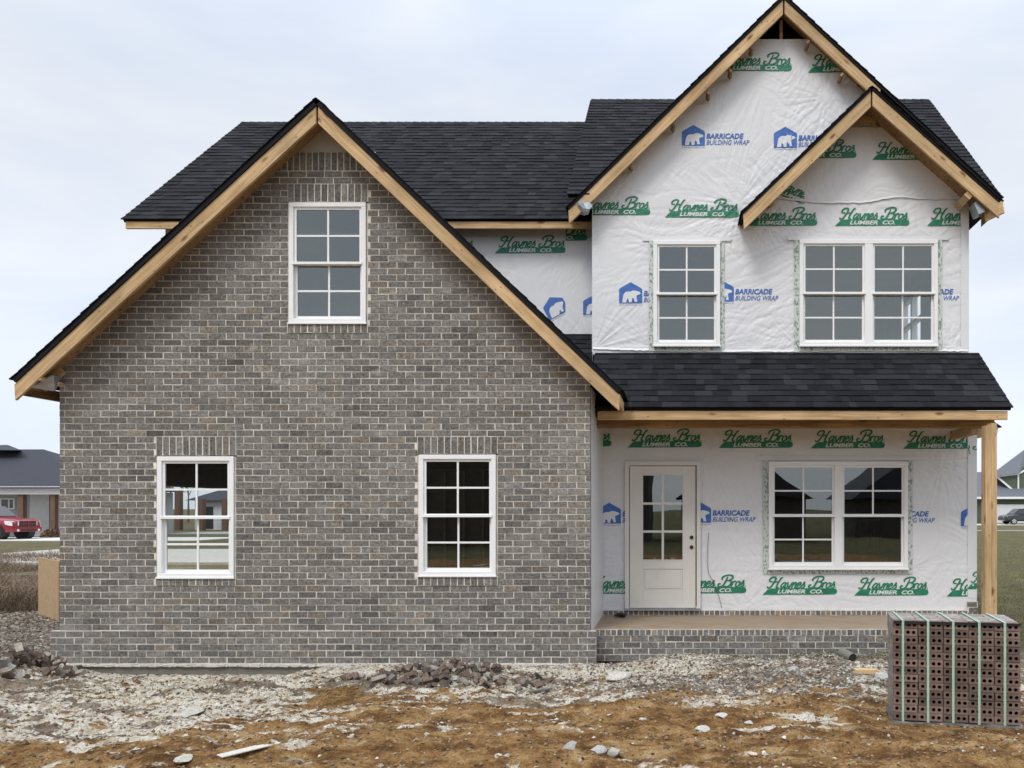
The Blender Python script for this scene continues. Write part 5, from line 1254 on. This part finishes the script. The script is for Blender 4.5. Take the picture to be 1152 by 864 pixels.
def left_house():
    root = empty('single_storey_house', (-42, 50, .2), 'single-storey neighbour house with dark hip roof and brown brick porch posts behind the red pickup', 'house')
    def P(px, py, D): return at(px, py, D)
    Dp, Dw = 48.0, 50.0; zE = P(0, 551, Dp).z; g0 = .2; xl, xr = -52, P(96, 0, Dp).x
    wl = MB(); lap(wl, P(24.5, 0, Dw).x, P(34, 0, Dw).x, Dw, g0, zE, M_gsid); lap(wl, P(34, 0, Dw).x, P(56, 0, Dw).x, Dw - .03, g0, zE, M_siding); lap(wl, P(56, 0, Dw).x, xr - .4, Dw + .02, g0, zE, M_siding)
    wl.box(xl, P(24.5, 0, Dw).x, Dw, Dw + .2, g0, zE, M_gsid); wl.box(xl, xr - .4, Dw + .3, Dw + 7, g0, zE, M_gsid); o = wl.build('wall', None); setpar(o, root)
    for (a_, b_) in ((18.5, 24.2), (55.2, 60.0), (91, 95.5)):
        mb = MB(); mb.box(P(a_, 0, Dp).x, P(b_, 0, Dp).x, Dp + .1, Dp + .4, g0 - .1, zE - .02, M_nbrick); o = mb.build('post', None); setpar(o, root)
    mb = MB(); x0, x1 = P(1, 0, Dw).x, P(17.5, 0, Dw).x; z0, z1 = P(0, 573, Dw).z, P(0, 560.5, Dw).z
    mb.box(x0, x1, Dw - .08, Dw - .005, z0, z1, M_pvc); w_ = mb.build('window', None); setpar(w_, root)
    mb = MB(); xm = (x0 + x1) / 2 + .1; mb.box(x0 + .1, xm - .05, Dw - .09, Dw - .081, z0 + .08, z1 - .08, M_dkglass); mb.box(xm + .05, x1 - .1, Dw - .09, Dw - .081, z0 + .08, z1 - .08, M_dkglass); o = mb.build('pane', None); setpar(o, w_)
    mb = MB(); mb.box(xl, xr, Dp - .05, Dp + .05, zE - .02, P(0, 549, Dp).z + .1, M_pvc); mb.box(xl, xr, Dp + .05, Dw, zE - .08, zE, M_pvc); mb.box(xl, xr, Dp, Dp + .15, zE - .28, zE - .03, M_siding); o = mb.build('fascia', None); setpar(o, root)
    r = MB(); e = zE + .06; yb = Dw + 7.4; ye = Dp - .25; yr = (ye + yb) / 2; zr = P(30, 505.5, yr).z; xe = xr + .4
    xr1 = P(49, 0, yr).x
    A0, A1 = (xl, ye, e), (xe, ye, e); Bk1 = (xe, yb, e); Bk0 = (xl, yb, e); R1 = (xr1, yr, zr); R0 = (xl, yr, zr)
    r.quad([A0, A1, R1, R0], M_nroof); r.quad([A1, Bk1, R1], M_nroof); r.quad([Bk1, Bk0, R0, R1], M_nroof)
    # second little hip top to the left
    pk = P(6, 500.5, yr); r.quad([P(-30, 506, yr - 1.5), P(24, 506.5, yr - 1.5), P(9, 500.5, yr + .5), P(2, 500.5, yr + .5)], M_nroof); r.quad([P(24, 506.5, yr - 1.5), P(24, 506.5, yr + 3), P(9, 500.5, yr + .5)], M_nroof)
    o = r.build('roof', None, fix=False); setpar(o, root)
    return root
left_house()
def bush(name, x, y, rx, rz, label, col, n=700, cat='shrub', group=None, seed=1):
    q = random.Random(seed); mb = MB(); z0 = gh(x, y)
    for i in range(n):
        while True:
            a, b, c = q.uniform(-1, 1), q.uniform(-1, 1), q.uniform(0, 1)
            if a * a + b * b + c * c < 1 and a * a + b * b + c * c > .35: break
        p = Vector((x + a * rx, y + b * rx * .6, z0 + c * rz)); s = .05 * (1 + rx * .3); u = Vector((q.uniform(-1, 1), q.uniform(-1, 1), q.uniform(-1, 1))).normalized() * s; v = u.orthogonal().normalized() * s * .6; k = q.uniform(.6, 1.4)
        mb.quad([p - u, p + v, p + u, p - v], M_crumb, tuple(t * k for t in col))
    o = mb.build(name, None, fix=False); return tag(o, label, cat, group)
bush('shrub', at(56, 0, 47).x, 47, .55, .55, 'brown dried shrub right of the red pickup', (.16, .10, .06), seed=2)
bush('shrub', at(66, 0, 47.2).x, 47.2, .45, .5, 'brown dried shrub at the brick wall edge beyond the pickup', (.13, .09, .06), seed=3)

def second_house():
    # seen through the garage window
    root = empty('white_house', (at(236, 0, 66).x, 66, .2), 'small white house with dark roof seen through the left brick wall window', 'house')
    D = 66; P = at; zE = P(0, 563, D).z; x0, x1 = P(214, 0, D).x, P(300, 0, D).x
    mb = MB(); lap(mb, x0 + .4, x1, D, .2, zE, M_siding); mb.box(x0 + .4, x1, D + .05, D + 8, .2, zE, M_siding); o = mb.build('wall', None); setpar(o, root)
    mb = MB(); mb.quad([(x0 - .2, D - .5, zE), (x1, D - .5, zE), (x1, D + 4, zE + 1.3), (x0 + 1.3, D + 4, zE + 1.3)], M_nroof); mb.quad([(x0 - .2, D - .5, zE), (x0 - .2, D + 8.5, zE), (x0 + 1.3, D + 4, zE + 1.3)], M_nroof); o = mb.build('roof', None, fix=False); setpar(o, root)
    mb = MB(); mb.box(P(226, 0, D).x, P(240, 0, D).x, D - .06, D - .021, .3, P(0, 570, D).z, M_dkglass); o = mb.build('garage_door', None); setpar(o, root)
    for px in (199, 225, 252):
        mb = MB(); c = P(px, 0, D - 2); mb.box(c.x - .2, c.x + .2, D - 2, D - 1.5, .1, P(px, 561 if px > 210 else 552, D - 2).z, M_nbrick); o = mb.build('post', None); setpar(o, root)
    mb = MB(); mb.box(P(196, 0, D - 2).x, P(256, 0, D - 2).x, D - 2.02, D - 1.48, P(0, 562, D).z, P(0, 560, D).z, M_nbrick) if False else None
second_house()
def right_house():
    P = at; D = 96.0; g0 = .25
    root = empty('green_house', (46, D, g0), 'green neighbour house with grey roof and wide white garage door beyond the porch post', 'house')
    mb = MB()
    xa, xb = P(1085, 0, D).x, P(1260, 0, D).x
    zE = P(0, 561, D).z
    lap(mb, xa, xb, D, g0, zE, M_green_s, .35); mb.box(xa, xb, D + .1, D + 12, g0, zE + .1, M_green_s); o = mb.build('wall', None); setpar(o, root)
    mb = MB(); mb.box(P(1119, 0, D).x, P(1180, 0, D).x, D - .15, D - .03, g0, P(0, 567.5, D).z, M_siding); 
    gdo = mb.build('garage_door', None); setpar(gdo, root)
    mb = MB(); mb.box(xa, xb, D - .7, D - .55, zE - .05, zE + .22, M_pvc); o = mb.build('fascia', None); setpar(o, root)
    # lower garage roof rising to the back
    mb = MB(); mb.quad([(xa - .5, D - .6, zE + .2), (xb, D - .6, zE + .2), (xb, D + 5, P(0, 534, D + 5).z), (xa + 1.5, D + 5, P(0, 534, D + 5).z)], M_nroof2); o = mb.build('lower_roof', None, fix=False); setpar(o, root)
    # upper gable wall, green with white trim
    Dg = D + 1.5
    mb = MB(); mb.prism([P(1123, 537, Dg), P(1146, 557, Dg), P(1200, 557, Dg), P(1200, 520, Dg), P(1170, 505, Dg), P(1146, 531, Dg)], (0, 4, 0), M_green_s); o = mb.build('gable_wall', None); setpar(o, root)
    mb = MB()
    mb.prism([P(1120, 536, Dg - .1), P(1123, 536, Dg - .1), P(1146, 555.5, Dg - .1), P(1144, 556.5, Dg - .1)], (0, .1, 0), M_pvc)
    mb.prism([P(1145, 532, Dg - .1), P(1146.5, 532, Dg - .1), P(1146.5, 556, Dg - .1), P(1145, 556, Dg - .1)], (0, .1, 0), M_pvc)
    mb.prism([P(1120, 535, Dg - .12), P(1146, 532, Dg - .12), P(1170, 519, Dg - .12), P(1170, 521, Dg - .12), P(1146, 534, Dg - .12), P(1120, 537, Dg - .12)], (0, .1, 0), M_pvc)
    o = mb.build('trim', None); setpar(o, root)
    mb = MB(); mb.prism([P(1114, 536, Dg - .5), P(1146, 532, Dg - .5), P(1182, 511, Dg + 4), P(1160, 503, Dg + 4), P(1152, 507.5, Dg + 3)], (0, .3, .1), M_nroof2); o = mb.build('upper_roof', None); setpar(o, root)
    return root
right_house()
# far-left wing seen between wrap and post
mb = MB(); D = 104
root = empty('grey_roofed_house', (at(1098, 0, D).x, D, .25), 'sliver of a green grey-roofed house between the wrapped corner and the post', 'house')
mb.box(at(1070, 0, D).x, at(1112, 0, D).x, D, D + 6, .25, at(0, 555, D).z, M_green_s); o = mb.build('wall', None); setpar(o, root)
mb = MB(); mb.quad([at(1068, 556, D - .5), at(1114, 556, D - .5), at(1110, 531, D + 5), at(1072, 531, D + 5)], M_nroof2); mb.box(at(1068, 0, D).x, at(1114, 0, D).x, D - .6, D - .5, at(0, 557.5, D).z, at(0, 556, D).z, M_pvc); o = mb.build('roof', None, fix=False); setpar(o, root)

# ------------------------------------------------------------ vehicles
def car_paint(name, c):
    m = mat(name, c, .28, .03, 2); m.node_tree.nodes['Principled BSDF'].inputs['Coat Weight'].default_value = .6; return m
M_red = car_paint('red_car_paint', (.24, .012, .022)); M_dkp = car_paint('dark_grey_car_paint', (.03, .033, .033)); M_rim = mat('alloy_rim', (.6, .6, .6), .3, .05, metal=.6); M_tyre = mat('tyre_rubber', (.018, .018, .018), .85, .1)
M_lamp = mat('headlamp_lens', (.7, .7, .7), .15, .05); M_amb = mat('amber_lamp', (.5, .12, .02), .3, .05)
def loft(mb, secs, m):
    """secs: list of lists of points; same count"""
    n = len(mb.v); k = len(secs[0])
    for s in secs: mb.v += [tuple(p) for p in s]
    for i in range(len(secs) - 1):
        for j in range(k):
            a = n + i * k + j; b = n + i * k + (j + 1) % k; mb.face((a, b, b + k, a + k), m)
    mb.face([n + j for j in range(k)][::-1], m); mb.face([n + (len(secs) - 1) * k + j for j in range(k)], m)
def wheel(parent, x, y, r=.4, side=-1):
    mb = MB(); mb.tube((x, y, r), (x, y + side * .27, r), r, M_tyre, 28); w_ = mb.build('wheel', None); w_.parent = parent
    mb = MB(); yy = y + side * .271
    mb.tube((x, yy - side * .0, r), (x, yy + side * .004, r), r * .66, M_black, 24)
    for k in range(5):
        a = k * 2 * math.pi / 5 + .3; c, s = math.cos(a), math.sin(a); t = .05
        pts = [(x + c * .05 - s * t, yy + side * .004, r + s * .05 + c * t), (x + c * r * .62 - s * t * 1.7, yy + side * .004, r + s * r * .62 + c * t * 1.7), (x + c * r * .62 + s * t * 1.7, yy + side * .004, r + s * r * .62 - c * t * 1.7), (x + c * .05 + s * t, yy + side * .004, r + s * .05 - c * t)]
        mb.prism(pts, (0, side * .02, 0), M_rim)
    mb.tube((x, yy, r), (x, yy + side * .03, r), .08, M_rim, 12)
    # outer ring
    n = 24
    for i in range(n):
        a0, a1 = 2 * math.pi * i / n, 2 * math.pi * (i + 1) / n
        P_ = lambda a, q: (x + math.cos(a) * q, yy + side * .012, r + math.sin(a) * q)
        mb.quad([P_(a0, r * .6), P_(a1, r * .6), P_(a1, r * .68), P_(a0, r * .68)], M_rim)
    o = mb.build('rim', None, fix=False); o.parent = w_
def pickup():
    # local: front towards +x, near side -y
    root = empty('red_pickup_truck', (at(47, 0, 44.6).x - .78, 44.6, .24), 'dark red crew cab pickup truck parked on the pale driveway at the far left', 'pickup truck')
    root.rotation_euler = (0, 0, R(-4)); Wd = 1.0
    def sec(x, zb_, zt, w_, tw=.85):
        return [(x, -w_, zb_ + .15), (x, -w_ * .96, zb_), (x, w_ * .96, zb_), (x, w_, zb_ + .15), (x, w_, (zb_ + zt) / 2 + .1), (x, w_ * .97, zt - .1), (x, w_ * tw, zt), (x, -w_ * tw, zt), (x, -w_ * .97, zt - .1), (x, -w_, (zb_ + zt) / 2 + .1)]
    b = MB(); loft(b, [sec(-.02, .48, 1.02, .80), sec(-.12, .42, 1.08, .90), sec(-.45, .40, 1.15, .97), sec(-1.2, .40, 1.20, 1.0), sec(-1.65, .40, 1.24, 1.0), sec(-4.0, .40, 1.26, 1.0), sec(-5.75, .45, 1.26, .98)], M_red)
    bd = b.build('body', None); bd.parent = root
    bpy.context.view_layer.update()
    # wheel wells
    for x in (-.98, -4.55):
        mb = MB(); mb.tube((x, -1.006, .43), (x, -.6, .43), .49, M_black, 24); o = mb.build('wheel_arch', None); o.parent = root
        mb = MB(); mb.tube((x, 1.006, .43), (x, .6, .43), .49, M_black, 24); o = mb.build('wheel_arch', None); o.parent = root
        wheel(root, x, -.76, .41, -1); wheel(root, x, .76, .41, 1)
    c = MB(); 
    def cs(x, z0, z1, w0, w1): return [(x, -w0, z0), (x, w0, z0), (x, w1, z1), (x, -w1, z1)]
    loft(c, [cs(-1.50, 1.2, 1.25, .93, .90), cs(-2.15, 1.2, 1.84, .95, .76), cs(-2.6, 1.2, 1.93, .95, .75), cs(-3.7, 1.2, 1.92, .95, .75), cs(-4.05, 1.2, 1.3, .95, .9)], M_red); o = c.build('cab', None); o.parent = root
    g = MB(); g.prism([(-1.54, -.85, 1.27), (-1.54, .85, 1.27), (-2.11, .72, 1.82), (-2.11, -.72, 1.82)], (.03, 0, .03), M_dkglass); o = g.build('windscreen', None); o.parent = root
    g = MB(); g.prism([(-1.85, -.965, 1.29), (-2.25, -.80, 1.80), (-2.75, -.79, 1.86), (-2.75, -.965, 1.29)], (0, -.012, 0), M_dkglass); g.prism([(-2.85, -.965, 1.29), (-2.85, -.79, 1.86), (-3.6, -.79, 1.84), (-3.8, -.965, 1.29)], (0, -.012, 0), M_dkglass); o = g.build('side_window', None); o.parent = root
    g = MB(); g.box(-.03, .01, -.52, .52, .72, 1.0, M_black); g.box(.008, .03, -.04, .04, .70, 1.02, M_red); g.box(.008, .03, -.54, .54, .85, .89, M_red); g.box(-.02, .025, -.56, .56, 1.0, 1.04, M_red); o = g.build('grille', None); o.parent = root
    for s in (-1, 1):
        g = MB(); g.prism([(-.02, s * .55, .76), (-.02, s * .55, 1.0), (-.13, s * .9, 1.02), (-.50, s * .985, 1.03), (-.42, s * .985, .82), (-.1, s * .92, .76)], (.02, s * .012, 0), M_lamp); o = g.build('headlight', None); o.parent = root
        g = MB(); g.tube((.0, s * .66, .50), (.05, s * .66, .50), .07, M_lamp, 12); o = g.build('fog_lamp', None); o.parent = root
    g = MB(); g.prism([(.03, -.86, .42), (.03, .86, .42), (.03, .86, .66), (.03, -.86, .66)], (-.14, 0, 0), M_red); g.prism([(.035, -.45, .46), (.035, .45, .46), (.035, .45, .56), (.035, -.45, .56)], (.01, 0, 0), M_black); o = g.build('bumper', None); o.parent = root
    g = MB(); g.box(-1.95, -1.78, -1.25, -.97, 1.28, 1.52, M_black); o = g.build('mirror', None); o.parent = root
    g = MB(); g.box(-4.0, -1.5, -1.012, -1.001, .42, .50, M_black); g.box(-2.79, -2.775, -1.004, -1.0, .55, 1.24, M_black); g.box(-1.66, -1.645, -1.004, -1.0, .55, 1.22, M_black); g.box(-2.7, -2.5, -1.03, -1.0, 1.05, 1.08, M_black); o = g.build('door_lines', None); o.parent = root
    return root
pickup()
def suv():
    root = empty('dark_suv', (at(1123, 0, 86).x, 85.2, .30), 'dark grey sport utility vehicle before the white garage door at the far right', 'car')
    def sec(x, zb_, zt, w_, tw=.85): return [(x, -w_, zb_ + .15), (x, -w_ * .95, zb_), (x, w_ * .95, zb_), (x, w_, zb_ + .15), (x, w_ * .98, zt - .1), (x, w_ * tw, zt), (x, -w_ * tw, zt), (x, -w_ * .98, zt - .1)]
    b = MB(); loft(b, [sec(0, .45, .85, .8), sec(.25, .35, 1.0, .93), sec(1.2, .33, 1.08, .95), sec(3.9, .35, 1.12, .95), sec(4.7, .45, 1.0, .9)], M_dkp); o = b.build('body', None); o.parent = root
    c = MB()
    def cs(x, z0, z1, w0, w1): return [(x, -w0, z0), (x, w0, z0), (x, w1, z1), (x, -w1, z1)]
    loft(c, [cs(1.0, 1.0, 1.08, .9, .86), cs(1.7, 1.0, 1.68, .92, .74), cs(3.6, 1.0, 1.74, .92, .74), cs(4.6, 1.0, 1.1, .9, .82)], M_dkp); o = c.build('cabin', None); o.parent = root
    g = MB(); g.prism([(1.45, -.935, 1.12), (1.85, -.77, 1.6), (3.6, -.77, 1.66), (4.2, -.93, 1.15)], (0, -.02, 0), M_dkglass); o = g.build('side_window', None); o.parent = root
    g = MB(); g.prism([(1.04, -.8, 1.1), (1.04, .8, 1.1), (1.67, .7, 1.66), (1.67, -.7, 1.66)], (-.02, 0, .03), M_dkglass); o = g.build('windscreen', None); o.parent = root
    for s in (-1, 1):
        g = MB(); g.prism([(-.0, s * .5, .72), (0, s * .5, .84), (.25, s * .9, .92), (.3, s * .93, .78)], (-.02, s * .01, 0), M_lamp); o = g.build('headlight', None); o.parent = root
    for x in (.95, 3.75): wheel(root, x, -.72, .36, -1); wheel(root, x, .72, .36, 1)
    root.rotation_euler = (0, 0, R(3))
suv()

# ------------------------------------------------------------ across the street (behind the camera; seen only in the panes)
def back_house(x0, x1, y, ze, zr, label, col, seed):
    root = empty('neighbour_house', ((x0 + x1) / 2, y, .1), label, 'house')
    mb = MB(); mb.box(x0, x1, y - 8, y, 0, ze, col); o = mb.build('wall', None); setpar(o, root)
    mb = MB(); xm = (x0 + x1) / 2; mb.prism([(x0 - .4, y + .4, ze), (x1 + .4, y + .4, ze), (xm, y + .4, zr)], (0, -8.8, 0), M_nroof); o = mb.build('roof', None); setpar(o, root)
M_dsid = mat('dark_brown_siding', (.055, .045, .035), .8, .2, 3)
back_house(-30, -16, -24, 4.6, 9.5, 'brown house across the street mirrored in the left panes', M_dsid, 1)
back_house(-14.5, -1.5, -22, 5.0, 9.5, 'dark gabled house across the street behind the photographer', M_dsid, 2)
back_house(0.5, 8, -26, 2.6, 5.6, 'low gabled house across the street mirrored in the porch panes', M_dsid, 3)
back_house(12, 24, -30, 2.6, 7.5, 'wide gabled house across the street mirrored in the porch panes', M_dsid, 4)

# bare trees on the skyline, seen through the garage window
def bare_tree(x, y, h, seed, label):
    q = random.Random(seed); root = empty('bare_tree', (x, y, gh(x, y)), label, 'tree', 'bare trees on the far skyline'); tr = MB(); cr_ = MB()
    base = Vector((0, 0, 0)); M_bark = MATS['bark']
    tr.tube(base - Vector((0, 0, .2)), Vector((0, 0, h * .45)), .16, M_bark, 6, .09)
    def grow(p, d_, l, r, k):
        e = p + d_ * l; (tr if k == 0 else cr_).tube(p, e, r, M_bark, 4, r * .6, cap=False)
        if k < 4:
            for _ in range(3 if k else 5): grow(p + d_ * l * q.uniform(.5, 1), (d_ + Vector((q.uniform(-1, 1), q.uniform(-1, 1), q.uniform(-.2, .8))) * .6).normalized(), l * .68, r * .6, k + 1)
    grow(Vector((0, 0, h * .4)), Vector((0, 0, 1)), h * .25, .09, 0)
    o = tr.build('trunk', None, fix=False); o.parent = root; o = cr_.build('crown', None, fix=False); o.parent = root
mat('bark', (.12, .10, .085), .9, .2, 5)
for i, (px, D_, wh_) in enumerate(((178, 95, 'first'), (192, 100, 'second'), (204, 92, 'third'), (212, 104, 'fourth'))): bare_tree(at(px, 0, D_).x, D_, 6.5, i + 4, wh_ + ' from the left of the bare leafless trees seen through the left brick wall window')
